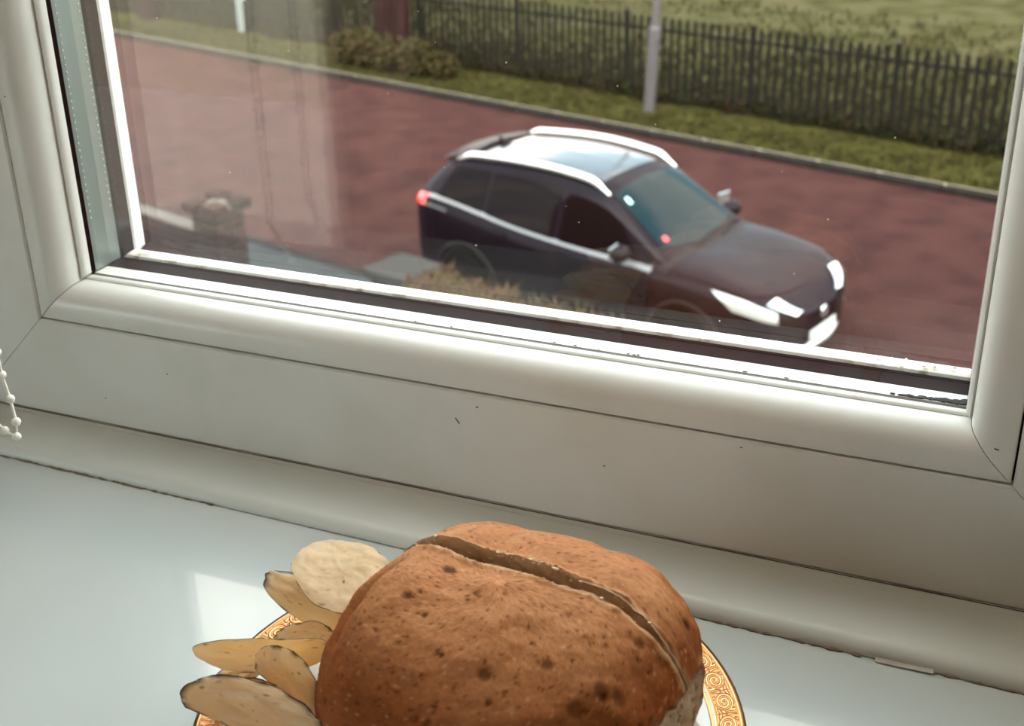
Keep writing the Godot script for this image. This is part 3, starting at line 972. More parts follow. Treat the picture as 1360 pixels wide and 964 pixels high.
func front_garden() -> void:
	var bt := noise_tex(71, 0.04, 4, [[0.0, Color(0.65, 0.6, 0.6)], [1.0, Color(1, 1, 1)]], 256)
	var bm := []
	for c: Color in [Color(0.17, 0.085, 0.075), Color(0.14, 0.07, 0.065), Color(0.2, 0.115, 0.1), Color(0.24, 0.15, 0.135)]:
		bm.append(tri_mat(c, 0.92, bt, 0.5))
	var mortar := mat(Color(0.22, 0.18, 0.16), 0.95)
	var base_y := 0.0
	# brick gate pillar with a corbelled, hollow-worn top
	var p := thing("gate_pillar", "weathered dark red brick gate pillar with a flared corbelled top", "pillar", street(-9.98, base_y, -7.35), -TURN)
	bricks(p, Vector3(-0.19, 0.0, -0.19), Vector3(0.19, 1.12, 0.19), bm, mortar, 3, 14)
	for q in [Vector4(-0.14, -0.14, 1.19, 0), Vector4(0.14, -0.14, 1.18, 1), Vector4(0.14, 0.14, 1.19, 2), Vector4(-0.14, 0.14, 1.17, 3)]:
		var b := MB.new()
		b.box(Vector3(q.x * 1.15, q.z - 0.04, q.y * 1.15), Vector3(0.2, 0.1, 0.2), 0.012)
		part(p, "corbel_brick", b, bm[int(q.w) % 3])
	var hump := MB.new()
	hump.box(Vector3(0, 1.13, 0), Vector3(0.28, 0.06, 0.28), 0.02)
	part(p, "mortar_cap", hump, mortar)
	# low garden wall running on behind the pillar
	var w := thing("garden_wall", "low weathered brick garden wall beside the flared pillar", "wall", street(-11.42, base_y, -7.35), -TURN)
	bricks(w, Vector3(-1.2, 0.0, -0.11), Vector3(1.2, 0.82, 0.11), bm, mortar, 4, 10)
	# pier with a flat stone cap at the other side of the gate
	var g := thing("gate_pier", "brick gate pier with a flat pale grey stone cap", "pillar", street(-7.30, base_y, -7.3), -TURN)
	bricks(g, Vector3(-0.2, 0.0, -0.2), Vector3(0.2, 1.0, 0.2), bm, mortar, 5, 13)
	var cap := MB.new()
	cap.box(Vector3(0, 1.05, 0), Vector3(0.52, 0.09, 0.52), 0.015)
	part(g, "stone_cap", cap, tri_mat(Color(0.24, 0.235, 0.225), 0.9, bt, 0.6))
	# tan dried hedge in front of the car
	var h := thing("dried_hedge", "tan dry feathery hedge growing in front of the parked car", "hedge", street(-6.0, 0.05, -6.9), -TURN)
	var top := func(u: float) -> float: return 1.16 + 0.1 * fn.get_noise_1d(u * 3.0) - 0.02 * absf(u)
	leaf_cloud(h, "foliage", 9000, 12, func(r: RandomNumberGenerator) -> Vector3:
		var u := -0.75 + 4.2 * r.randf()
		var y: float = top.call(u) * (1.0 - 0.9 * r.randf() * r.randf())
		return Vector3(u, y, -0.3 + 0.6 * r.randf()), 0.04, 0.09, leafy(Color(0.25, 0.18, 0.13)))
	blades(h, "seed_heads", 1600, 13, func(r: RandomNumberGenerator) -> Vector3:
		var u := -0.75 + 4.2 * r.randf()
		return Vector3(u, top.call(u) - 0.12, -0.3 + 0.6 * r.randf()), 0.12, 0.3, leafy(Color(0.33, 0.265, 0.2)), 0.03)
	var st := MB.new()
	var rng := RandomNumberGenerator.new()
	rng.seed = 4
	for i in 60:
		var u := -0.7 + 4.1 * rng.randf()
		var z := -0.25 + 0.5 * rng.randf()
		st.tube([Vector3(u, -0.05, z), Vector3(u + rng.randf() * 0.1, 0.6, z), Vector3(u + rng.randf() * 0.2 - 0.1, 1.0, z)], [0.012, 0.008, 0.004], 5)
	part(h, "stems", st, mat(Color(0.3, 0.23, 0.18), 0.9), false, "stuff")

# ---------------------------------------------------------------- the car: x forward from the tail, z towards the house
# lower body: t 0 under the floor .. 1 on the centre line of the bonnet
func lower(x: float, t: float, s: float) -> Vector3:
	var w := lut(x, [0.0, 0.04, 0.14, 0.35, 0.8, 1.6, 3.0, 3.7, 4.0, 4.2, 4.32, 4.40, 4.44], [0.40, 0.66, 0.80, 0.87, 0.90, 0.905, 0.90, 0.89, 0.86, 0.79, 0.68, 0.50, 0.26])
	var belt := lut(x, [0.0, 0.1, 0.5, 1.6, 3.0, 3.5, 4.0, 4.2, 4.35, 4.44], [0.98, 1.08, 1.12, 1.0, 0.93, 0.91, 0.86, 0.80, 0.72, 0.62])
	var top := lut(x, [0.0, 0.1, 0.5, 3.0, 3.25, 3.6, 4.0, 4.2, 4.33, 4.44], [1.0, 1.09, 1.13, 1.02, 1.01, 0.99, 0.91, 0.83, 0.74, 0.64])
	var low := lut(x, [0.0, 0.06, 0.3, 0.8, 3.6, 4.2, 4.38, 4.44], [0.48, 0.38, 0.30, 0.22, 0.2, 0.22, 0.26, 0.32])
	var h := belt - low
	var pts := [Vector2(0, low), Vector2(w * 0.7, low), Vector2(w * 0.93, low + 0.03), Vector2(w * 0.985, low + h * 0.25), Vector2(w * 0.99, low + h * 0.5), Vector2(w, low + h * 0.72), Vector2(w * 0.985, low + h * 0.9), Vector2(w * 0.93, belt + 0.0), Vector2(w * 0.8, lerpf(belt, top, 0.6) + 0.012), Vector2(w * 0.5, lerpf(belt, top, 0.92) + 0.01), Vector2(0, top)]
	var p := spline(pts, t)
	return Vector3(x, p.y, maxf(p.x, 0.0) * s)

# cabin: t 0 at the waist .. 1 on the centre line of the roof
func cabin(x: float, t: float, s: float) -> Vector3:
	var base := lut(x, [0.1, 0.5, 1.6, 3.0, 3.3], [1.06, 1.10, 0.985, 0.915, 0.95])
	var roof := lut(x, [0.06, 0.2, 0.45, 0.8, 1.5, 2.1, 2.42, 2.7, 3.0, 3.3], [1.08, 1.27, 1.485, 1.55, 1.60, 1.575, 1.51, 1.35, 1.145, 0.96])
	var wb := lut(x, [0.06, 0.3, 0.8, 2.4, 3.0, 3.3], [0.70, 0.79, 0.83, 0.835, 0.80, 0.72])
	var wr := lut(x, [0.06, 0.25, 0.5, 1.5, 2.4, 2.8, 3.3], [0.66, 0.60, 0.58, 0.61, 0.60, 0.645, 0.70])
	var h := maxf(roof - base, 0.005)
	var pts := [Vector2(wb, base), Vector2(lerpf(wb, wr, 0.25), base + h * 0.30), Vector2(lerpf(wb, wr, 0.62), base + h * 0.66), Vector2(wr, base + h * 0.90), Vector2(wr * 0.86, base + h * 0.985), Vector2(wr * 0.5, roof + h * 0.03), Vector2(0, roof + h * 0.045)]
	var p := spline(pts, t)
	return Vector3(x, p.y, maxf(p.x, 0.0) * s)

func skin(b: MB, f: Callable, x0: float, x1: float, t0: float, t1: float, s: float, off: float, nx := 16, nt := 10, x_of: Variant = null) -> void:
	var rows := []
	for i in nx + 1:
		var line := PackedVector3Array()
		for j in nt + 1:
			var t := lerpf(t0, t1, float(j) / nt)
			var a := x0
			var e := x1
			if x_of != null:
				var r: Vector2 = x_of.call(t)
				a = r.x; e = r.y
			var x := lerpf(a, e, float(i) / nx)
			var p: Vector3 = f.call(x, t, s)
			var du: Vector3 = f.call(x + 0.01, t, s) - f.call(x - 0.01, t, s)
			var dv: Vector3 = f.call(x, minf(t + 0.01, 1.0), s) - f.call(x, maxf(t - 0.01, 0.0), s)
			var no := dv.cross(du).normalized() * -s
			line.append(p - no * -off * 1.0)
		rows.append(line)
	if s > 0:
		b.grid(rows)
	else:
		var flip := rows.duplicate()
		flip.reverse()
		b.grid(flip)

func car() -> void:
	var paint := mat(Color(0.075, 0.045, 0.065), 0.38, 0.0)
	paint.clearcoat_enabled = true
	paint.clearcoat = 0.08
	paint.metallic_specular = 0.11
	paint.clearcoat_roughness = 0.02
	var glass := mat(Color(0.06, 0.03, 0.03), 0.05)
	glass.metallic_specular = 0.15
	var screen := mat(Color(0.04, 0.095, 0.11), 0.02)
	screen.metallic_specular = 0.18
	var black := mat(Color(0.08, 0.045, 0.045), 0.6)
	black.metallic_specular = 0.25
	var silver := mat(Color(0.86, 0.85, 0.83), 0.28, 0.75)
	var chrome := mat(Color(0.82, 0.82, 0.82), 0.15, 0.9)
	var o := thing("car", "dark aubergine compact sport utility car with silver roof rails parked at the near kerb", "car", Vector3(-5.563, ROAD, -11.803), -CAR_TURN)
	# body: both halves of the lower shell
	var b := MB.new()
	for s: float in [1.0, -1.0]:
		skin(b, lower, 0.0, 4.44, 0.0, 1.0, s, 0.0, 110, 30)
	# tail and nose closing panels
	for q in [Vector2(0.0, -1), Vector2(4.44, 1)]:
		var ring := []
		for s: float in [1.0, -1.0]:
			for j in 21:
				ring.append(lower(q.x, j / 20.0 if s > 0 else 1.0 - j / 20.0, s))
		var mid := Vector3(q.x, 0.7 if q.y < 0 else 0.48, 0)
		for j in ring.size():
			var a: Vector3 = ring[j]
			var e: Vector3 = ring[(j + 1) % ring.size()]
			if a.distance_to(e) < 1e-4:
				continue
			if q.y > 0:
				b.tri(mid, e, a)
			else:
				b.tri(mid, a, e)
	part(o, "body_shell", b, paint)
	b = MB.new()
	for s: float in [1.0, -1.0]:
		skin(b, cabin, 0.06, 3.3, 0.0, 1.0, s, 0.0, 90, 24)
	part(o, "cabin_shell", b, paint)
	# glass
	var band := func(t: float) -> Vector2:
		var k := 1.0 - t
		return Vector2(2.44 + 0.1 * k, 3.20 - 0.14 * k * 2.4)
	b = MB.new()
	for s: float in [1.0, -1.0]:
		skin(b, cabin, 2.45, 3.17, 0.63, 1.0, s, 0.006, 24, 10, band)
	part(o, "windscreen", b, screen)
	b = MB.new()
	for s: float in [1.0, -1.0]:
		skin(b, cabin, 0.10, 0.42, 0.60, 1.0, s, 0.006, 12, 10)
	part(o, "rear_window", b, glass)
	for s: float in [1.0, -1.0]:
		for w in [[2.02, 2.92, 0.05, 0.40, 0.26, 0.0], [1.10, 1.95, 0.05, 0.42, 0.0, 0.0], [0.42, 1.04, 0.06, 0.42, 0.0, 0.14]]:
			b = MB.new()
			var cut := func(t: float) -> Vector2:
				var k: float = (t - w[2]) / (w[3] - w[2])
				return Vector2(w[0] + w[5] * k, w[1] - w[4] * k * k)
			skin(b, cabin, w[0], w[1], w[2], w[3], s, 0.006, 16, 8, cut)
			part(o, "side_window", b, glass)
	b = MB.new()
	for s: float in [1.0, -1.0]:
		skin(b, cabin, 0.75, 2.30, 0.72, 1.0, s, 0.005, 24, 8)
	part(o, "roof_panel", b, mat(Color(0.16, 0.14, 0.15), 0.12))
	# roof rails
	for s: float in [1.0, -1.0]:
		b = MB.new()
		var path := []
		var rad := []
		for i in 31:
			var x := 0.52 + 1.93 * i / 30.0
			var p := cabin(x, 0.60, s)
			var lift := 0.05 * smoothstep(0.0, 0.12, i / 30.0) * smoothstep(0.0, 0.12, 1.0 - i / 30.0)
			path.append(p + Vector3(0, lift, s * 0.015))
			rad.append(0.012 + 0.024 * smoothstep(0.0, 0.1, i / 30.0) * smoothstep(0.0, 0.1, 1.0 - i / 30.0))
		b.tube(path, rad, 12)
		part(o, "roof_rail", b, silver)
	# spoiler, aerial
	b = MB.new()
	var rows := []
	for i in 7:
		var x := 0.30 + 0.05 * i
		var line := PackedVector3Array()
		for j in 21:
			var z := -0.58 + 1.16 * j / 20.0
			line.append(Vector3(x + 0.06 * absf(z), lut(x, [0.3, 0.45, 0.6], [1.475, 1.515, 1.53]) + 0.05 * (1.0 - z * z * 2.2), -z))
		rows.append(line)
	b.grid(rows)
	b.box(Vector3(0.34, 1.46, 0), Vector3(0.05, 0.03, 1.0), 0.01)
	part(o, "roof_spoiler", b, paint)
	b = MB.new()
	rows = []
	for i in 9:
		var k := i / 8.0
		var line := PackedVector3Array()
		for j in 9:
			var a := PI * j / 8.0
			line.append(Vector3(0.62 + 0.2 * k, 1.56 + 0.07 * sin(PI * k * 0.5 + PI * 0.5) * sin(a), 0.025 * cos(a)))
		rows.append(line)
	b.grid(rows)
	part(o, "aerial_fin", b, black)
	# bonnet with a raised centre, as a panel proud of the shell
	b = MB.new()
	var hood := func(t: float) -> Vector2:
		var k := 1.0 - (t - 0.76) / 0.24
		return Vector2(3.27 - 0.12 * k, 4.24 - 0.18 * k * k)
	for s: float in [1.0, -1.0]:
		skin(b, lower, 3.25, 4.2, 0.76, 1.0, s, 0.012, 24, 12, hood)
	part(o, "bonnet", b, paint)
	b = MB.new()
	for s: float in [1.0, -1.0]:
		skin(b, lower, 3.17, 3.27, 0.72, 1.0, s, 0.014, 4, 10)
	part(o, "wiper_cowl", b, black)
	for z: float in [0.28, -0.2]:
		b = MB.new()
		b.tube([Vector3(3.24, 1.03, z), Vector3(3.17, 1.06, z - 0.3), Vector3(3.16, 1.065, z - 0.55)], [0.012, 0.01, 0.006], 6)
		part(o, "wiper", b, black)
	# nose: grille, badge, lamps, bumper bars
	b = MB.new()
	for s: float in [1.0, -1.0]:
		skin(b, lower, 4.30, 4.435, 0.40, 0.70, s, 0.008, 8, 10)
	part(o, "grille", b, black)
	b = MB.new()
	for s: float in [1.0, -1.0]:
		skin(b, lower, 4.22, 4.40, 0.76, 0.86, s, 0.014, 10, 3)
	part(o, "grille_surround", b, chrome)
	b = MB.new()
	b.lathe([Vector2(0.0, 0.02), Vector2(0.05, 0.018), Vector2(0.062, 0.012), Vector2(0.066, 0.0), Vector2(0, -0.005)], Vector3(4.455, 0.60, 0), 24, Basis(Vector3.BACK, -PI / 2))
	part(o, "round_badge", b, chrome)
	var lens := mat(Color(0.62, 0.6, 0.57), 0.12, 0.2)
	lens.clearcoat_enabled = true
	for s: float in [1.0, -1.0]:
		b = MB.new()
		var lamp := func(t: float) -> Vector2:
			var k := (t - 0.55) / 0.17
			return Vector2(4.02 - 0.30 * k, 4.34 - 0.03 * k)
		skin(b, lower, 3.75, 4.3, 0.57, 0.71, s, 0.012, 18, 5, lamp)
		part(o, "headlamp", b, lens)
		b = MB.new()
		b.ball(lower(4.28, 0.36, s), Vector3(0.04, 0.045, 0.05), 12)
		part(o, "fog_lamp", b, lens)
		b = MB.new()
		skin(b, lower, 0.01, 0.30, 0.60, 0.735, s, 0.016, 10, 6)
		var red := mat(Color(0.80, 0.13, 0.12), 0.12)
		part(o, "tail_lamp", b, red)
		b = MB.new()
		skin(b, lower, 0.20, 0.62, 0.60, 0.625, s, 0.014, 10, 2)  # lighter grey strip along the rear wing
		part(o, "rear_wing_strip", b, mat(Color(0.22, 0.215, 0.22), 0.4))
		# sky reflection on the shoulder, painted as a grey band; lower cladding
		b = MB.new()
		skin(b, lower, 0.30, 3.10, 0.69, 0.745, s, 0.012, 50, 3)
		part(o, "shoulder_sky_sheen", b, mat(Color(0.36, 0.35, 0.355), 0.35))
		b = MB.new()
		skin(b, lower, 0.3, 4.1, 0.12, 0.30, s, 0.008, 40, 4)
		part(o, "sill_cladding", b, black)
		# door seams and handles
		for x: float in [1.04, 2.0, 3.0]:
			b = MB.new()
			skin(b, lower, x, x + 0.012, 0.3, 0.68, s, 0.004, 1, 12)
			part(o, "door_seam", b, black)
		for x: float in [1.22, 2.16]:
			b = MB.new()
			skin(b, lower, x, x + 0.18, 0.575, 0.595, s, 0.035, 6, 2)
			skin(b, lower, x, x + 0.18, 0.595, 0.615, s, 0.025, 6, 2)
			part(o, "door_handle", b, paint)
		# mirror
		b = MB.new()
		b.ball(Vector3(2.86 + (0.06 if s < 0 else 0.0), 1.10 if s > 0 else 1.03, s * (0.985 if s > 0 else 0.93)), Vector3(0.09, 0.085, 0.115), 16, Basis(Vector3.UP, s * 0.25))
		b.tube([Vector3(2.86, 1.02, s * 0.82), Vector3(2.86, 1.06, s * 0.93)], 0.03, 8)
		var mi := part(o, "door_mirror", b, paint)
		b = MB.new()
		b.box(Vector3(2.785, 1.10, s * 0.99), Vector3(0.012, 0.12, 0.18), 0.004, Basis(Vector3.UP, s * 0.15))
		part(mi, "mirror_glass", b, chrome)
		# wheels
		for x: float in [0.86, 3.50]:
			var hub := Vector3(x, 0.345, s * 0.80)
			var turn := Basis(Vector3.RIGHT, PI / 2 * s)
			b = MB.new()
			b.lathe([Vector2(0.22, -0.11), Vector2(0.31, -0.115), Vector2(0.34, -0.09), Vector2(0.345, 0.0), Vector2(0.34, 0.09), Vector2(0.31, 0.115), Vector2(0.22, 0.11)], hub, 36, turn)
			var wh := part(o, "wheel", b, matte(mat(Color(0.05, 0.03, 0.03), 0.9)))
			b = MB.new()
			b.lathe([Vector2(0.0, 0.06), Vector2(0.06, 0.065), Vector2(0.07, 0.05), Vector2(0.08, -0.02), Vector2(0.21, -0.02), Vector2(0.225, 0.10), Vector2(0.235, 0.112)], hub, 36, turn)
			for k in 5:
				var a := TAU * k / 5.0
				b.box(hub + turn * Vector3(cos(a) * 0.14, 0.055, -sin(a) * 0.14), Vector3(0.17, 0.03, 0.055), 0.008, turn * Basis(Vector3.UP, a))
			part(wh, "rim", b, matte(mat(Color(0.10, 0.07, 0.07), 0.6)))
			b = MB.new()
			var arch := []
			for k in 21:
				var a := PI * k / 20.0
				arch.append(Vector3(x + cos(a) * 0.385, 0.345 + sin(a) * 0.385, s * 0.885))
			b.tube(arch, 0.03, 8)
			part(o, "wheel_arch", b, black)
	# lower bumper bar and plate
	b = MB.new()
	var bar := []
	for i in 15:
		var z := -0.5 + i / 14.0
		bar.append(Vector3(4.455 - 0.42 * z * z, 0.32, z))
	b.tube(bar, 0.035, 8)
	part(o, "bumper_bar", b, silver)
	b = MB.new()
	b.box(Vector3(4.462, 0.43, 0), Vector3(0.012, 0.10, 0.5), 0.003)
	part(o, "number_plate", b, mat(Color(0.7, 0.7, 0.68), 0.5))
	# stickers behind the windscreen
	b = MB.new()
	skin(b, cabin, 2.56, 2.63, 0.70, 0.735, 1.0, 0.009, 2, 2)
	part(o, "windscreen_sticker", b, mat(Color(0.62, 0.86, 0.86), 0.5))
	b = MB.new()
	skin(b, cabin, 3.00, 3.05, 0.715, 0.76, 1.0, 0.009, 2, 2)
	part(o, "red_tag", b, mat(Color(0.75, 0.22, 0.22), 0.5))

# ---------------------------------------------------------------- plate, roll, crisps, bead chain
func crisp(label: String, c: Vector3, a: Vector3, bvec: Vector3, curl: float, ruffle: float, sd: int, dark_edge: float) -> void:
	var o := thing("potato_crisp", label, "crisp", c, 0.0, "skin-on crisps beside the roll")
	var no := a.cross(bvec).normalized()
	if no.y < 0:
		no = -no
	var nr := 18
	var na := 64
	var surf := func(r: float, th: float, side: float) -> Vector3:
		var rr := r * (1.0 + 0.07 * fn.get_noise_2d(cos(th) * 1.3 + sd * 7.1, sin(th) * 1.3) + 0.025 * fn.get_noise_2d(cos(th) * 5.0 + sd, sin(th) * 5.0))
		var u := rr * cos(th)
		var v := rr * sin(th)
		var p := a * u + bvec * v
		var lift := curl * (u * u * 0.6 - v * v * 0.9) + ruffle * fn.get_noise_3d(u * 1.6 + sd, v * 1.6, sd * 3.0) + 0.0001 * fn.get_noise_3d(u * 10.0, v * 10.0, sd) * smoothstep(0.1, 0.4, r)
		return p + no * (lift + side * 0.0007)
	var col := func(r: float, th: float) -> Color:
		var u := r * cos(th)
		var v := r * sin(th)
		var k := 0.5 + 0.5 * fn.get_noise_3d(u * 2.0 + sd, v * 2.0, 4.0)
		var base := Color(0.90, 0.74, 0.50).lerp(Color(0.95, 0.84, 0.64), k)
		var sp := fn.get_noise_3d(u * 8.0 + sd * 3.0, v * 8.0, 9.0)
		if sp > 0.5:
			base = base.lerp(Color(0.30, 0.16, 0.06), minf(1.0, (sp - 0.5) * 5.0))
		if r > 0.93 and fn.get_noise_2d(cos(th) * 2.0 + sd * 5.0, sin(th) * 2.0) > 0.1 - dark_edge:
			base = base.lerp(Color(0.13, 0.055, 0.025), clampf((r - 0.93) / 0.04, 0.0, 1.0))
		return base
	var b := MB.new()
	for side: float in [1.0, -1.0]:
		var rows := []
		var cols := []
		for i in na:
			var th := TAU * i / na
			var line := PackedVector3Array()
			var cl := []
			for j in nr + 1:
				var r := float(j) / nr
				line.append(surf.call(r, th, side * (1.0 - pow(r, 8.0) * 0.6)))
				cl.append(col.call(r, th))
			rows.append(line)
			cols.append(cl)
		if (a.cross(bvec).dot(no) > 0) == (side > 0):
			rows.reverse()
			cols.reverse()
		b.grid(rows, cols, true, false)
	var m := mat(Color.WHITE, 0.55)
	m.vertex_color_use_as_albedo = true
	m.backlight_enabled = true
	m.backlight = Color(1.0, 0.94, 0.82)
	m.metallic_specular = 0.3
	part(o, "slice", b, m, true)
	var path := []
	var rad := []
	for i in 41:
		var th := TAU * i / 40.0
		path.append(surf.call(1.0, th, 0.0))
		rad.append(maxf(0.00015, 0.0004 * clampf(dark_edge + 0.15 + fn.get_noise_2d(cos(th) * 2.0 + sd * 5.0, sin(th) * 2.0) * 1.2, 0.0, 1.0)))
	var e := MB.new()
	e.tube(path, rad, 6)
	part(o, "skin_edge", e, mat(Color(0.24, 0.14, 0.09), 0.8))

func bread_half(front: bool) -> void:
	var s := 1.0 if front else -1.0
	var label := "front half of the cut brown bread roll, nearest half with dark speckled crust" if front else "back half of the cut brown bread roll, on the window side of the cut"
	var c := Vector3(0.1012, -0.3752, 0.1716)
	var o := thing("bread_roll_half", label, "bread roll", c, 0.0, "halves of the cut roll")
	o.scale = Vector3.ONE * 0.97
	var A := 0.0785
	var B := 0.0715
	var H := 0.0869
	var en := 2.466
	var em := 2.423
	var rot := 0.0877
	var cutn := Vector3(-sin(0.14), 0.0, cos(0.14))
	var tearn := Vector3(0.98, -0.12, 0.15).normalized()
	var rng := RandomNumberGenerator.new()
	rng.seed = 31 if front else 32
	var spots := []
	for i in 260:
		var d := Vector3(rng.randf() * 2 - 1, rng.randf() * 0.95 + 0.05, rng.randf() * 2 - 1).normalized()
		var big := rng.randf()
		spots.append([d, 0.006 + 0.034 * pow(big, 6.0), rng.randf()])
	var rows := []
	var cols := []
	var NT := 300
	var NS := 120
	for i in NT:
		var th := TAU * i / NT
		var line := PackedVector3Array()
		var cl := []
		var ct := cos(th)
		var st := sin(th)
		var e := pow(pow(absf(ct), en) + pow(absf(st), en), -1.0 / en)
		for j in NS + 1:
			var ph := -0.55 + (PI / 2 + 0.55) * j / NS
			var cp := cos(ph)
			var sp := sin(ph)
			var r := pow(maxf(cp, 0.0), 2.0 / em)
			var y := 0.0
			if sp >= 0:
				y = 0.35 * H + 0.65 * H * pow(sp, 2.0 / em)
			else:
				y = 0.35 * H - 0.35 * H * pow(-sp / sin(0.55), 2.0 / em)
			var p := Vector3(A * r * e * ct, y, B * r * e * st)
			p = Vector3(p.x * cos(rot) - p.z * sin(rot), p.y, p.x * sin(rot) + p.z * cos(rot))
			if p.x < 0.0:
				p.y *= 1.0 + 0.09 * smoothstep(0.015, 0.055, -p.x) * smoothstep(0.03, 0.06, p.y)
				p.x *= 1.0 - 0.12 * smoothstep(0.03, 0.078, p.y)
			elif p.y > 0.0:
				p.y *= 1.0 + 0.06 * smoothstep(0.02, 0.055, p.x) * smoothstep(0.03, 0.06, p.y)
			var out := (p - Vector3(0, 0.03, 0)).normalized()
			# uneven crust
			p += out * (0.0028 * fn.get_noise_3dv(p * 22.0) + 0.0005 * fn.get_noise_3dv(p * 90.0) + 0.00022 * fn.get_noise_3dv(p * 420.0))
			if front:
				# folded crease on the left shoulder, running down from the top
				var cr := p - Vector3(-0.0550, 0.0720, 0.014)
				var along := Vector3(-0.30, -0.45, 0.84).normalized()
				var off := cr - along * cr.dot(along)
				var across := off.dot(along.cross(out).normalized())
				var near := exp(-pow(cr.dot(along) / 0.022, 2.0)) * exp(-pow(cr.length() / 0.04, 4.0))
				p -= out * 0.0048 * exp(-pow(across / 0.0032, 2.0)) * near
				p += out * 0.0018 * exp(-pow((across - 0.006) / 0.004, 2.0)) * near
			# crust colour
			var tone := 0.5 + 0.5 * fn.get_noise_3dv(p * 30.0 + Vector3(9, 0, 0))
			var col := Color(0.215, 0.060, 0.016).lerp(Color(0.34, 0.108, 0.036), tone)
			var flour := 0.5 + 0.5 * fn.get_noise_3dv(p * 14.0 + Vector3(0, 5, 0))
			col = col.lerp(Color(0.54, 0.25, 0.11), clampf(smoothstep(0.5, 0.9, flour) * 0.4 + smoothstep(0.06, 0.088, p.y) * 0.6, 0.0, 1.0))  # flour at random, plus the top painted paler for window light
			var fine := fn.get_noise_3dv(p * 300.0)
			col = col * (1.0 + 0.2 * fine)
			var speck := fn.get_noise_3dv(p * 260.0 + Vector3(40, 7, 3))
			if speck > 0.34:
				col = col.lerp(Color(0.12, 0.035, 0.012), minf(1.0, (speck - 0.34) * 6.0) * 0.75)
			elif speck < -0.42:
				col = col.lerp(Color(0.60, 0.33, 0.16), minf(1.0, (-0.42 - speck) * 6.0) * 0.6)
			var dirn := (p / Vector3(A, H, B)).normalized()
			for q in spots:
				var dd: float = dirn.distance_to(q[0])
				var rad: float = q[1]
				if dd < rad * 1.5:
					var k := 1.0 - smoothstep(rad * 0.55, rad * 1.3, dd + 0.006 * fn.get_noise_3dv(p * 500.0))
					col = col.lerp(Color(0.085, 0.024, 0.008), k * (0.55 + 0.4 * q[2]))
					p -= out * k * 0.0006
			# the cut
			var tilt := 0.0
			var cp0 := p - Vector3(0.0, 0.0, -0.011)
			var d := (cp0.dot(cutn) + 0.0016 * fn.get_noise_2d(p.x * 30.0, p.y * 30.0) + 0.0022 * fn.get_noise_1d(p.x * 14.0)) * s - 0.0
			var lip := 0.0028 + 0.0022 * fn.get_noise_3dv(p * 70.0)
			if d < 0.0:
				p -= cutn * s * d
				var cn := fn.get_noise_3d(p.x * 110.0, p.y * 110.0, 3.0)
				var inner := smoothstep(0.0, 0.004, -d)
				p += cutn * s * (0.0012 * cn - 0.0015 * inner)
				var crumb := Color(0.42, 0.24, 0.13).lerp(Color(0.62, 0.44, 0.28), 0.5 + 0.5 * cn)
				col = col.lerp(crumb, smoothstep(0.0, 0.0012, -d))
			elif d < lip:
				var k := 1.0 - d / lip
				p += out * 0.0016 * k * (0.6 + fn.get_noise_3dv(p * 150.0))
				col = col.lerp(Color(0.62, 0.36, 0.19), smoothstep(0.2, 0.8, k) * clampf(0.65 + 0.6 * fn.get_noise_3dv(p * 60.0), 0.0, 1.0))
			# the torn side, where it was pulled from its neighbour
			var edge := 0.0655 + 0.003 * fn.get_noise_3dv(p * 40.0)
			var td := p.dot(tearn) - edge
			var tlow := 1.0 - smoothstep(0.048, 0.056, p.y + 0.006 * fn.get_noise_3dv(p * 60.0) - 0.12 * clampf(p.z, -0.1, 0.03))
			if td > 0.0 and tlow > 0.0:
				p -= tearn * td * tlow * 0.85
				var cn := fn.get_noise_3dv(p * 160.0)
				var cn2 := fn.get_noise_3dv(p * 55.0 + Vector3(3, 3, 3))
				p += tearn * (0.0022 * cn + 0.0040 * cn2 - 0.001) * tlow * smoothstep(0.0, 0.004, td)
				var crumb := Color(0.56, 0.40, 0.27).lerp(Color(0.74, 0.60, 0.45), 0.5 + 0.5 * cn)
				if cn < -0.2:
					crumb = crumb.lerp(Color(0.24, 0.13, 0.08), minf(1.0, (-0.2 - cn) * 5.0))
				col = col.lerp(crumb, tlow * smoothstep(0.0, 0.0015, td))
			elif td > -0.014 and tlow > 0.0:
				# stretched, pale skin with small pleats above the tear
				var k := smoothstep(-0.014, 0.0, td) * tlow
				p += out * 0.0008 * sin(p.x * 420.0 + p.z * 260.0 + 2.0 * fn.get_noise_3dv(p * 40.0)) * k
				col = col.lerp(Color(0.66, 0.42, 0.24), k * (0.45 + 0.25 * fn.get_noise_3dv(p * 120.0)))
			# the halves lean apart
			p += cutn * s * (0.0008 + 0.0042 * clampf(p.y / H, 0.0, 1.0)) * (1.0 - 0.4 * smoothstep(0.0, 0.08, p.x) - 0.45 * smoothstep(0.01, 0.06, -p.x))
			line.append(p)
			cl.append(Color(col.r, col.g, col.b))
		rows.append(line)
		cols.append(cl)
	rows.reverse()
	cols.reverse()
	var b := MB.new()
	b.grid(rows, cols, true, false)
	# flat underside
	for i in NT:
		var i2 := (i + 1) % NT
		b.tri(Vector3(0, 0.0, 0.02 * s), rows[i2][0], rows[i][0], Color(0.5, 0.3, 0.16))
	var m := mat(Color.WHITE, 0.62)
	m.vertex_color_use_as_albedo = true
	m.uv1_triplanar = true
	m.uv1_scale = Vector3.ONE * 28.0
	m.normal_enabled = true
	m.normal_texture = crust_normal
	m.normal_scale = 0.35
	m.metallic_specular = 0.15
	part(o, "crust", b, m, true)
	# ragged crumbs along the cut edge
	var cr := MB.new()
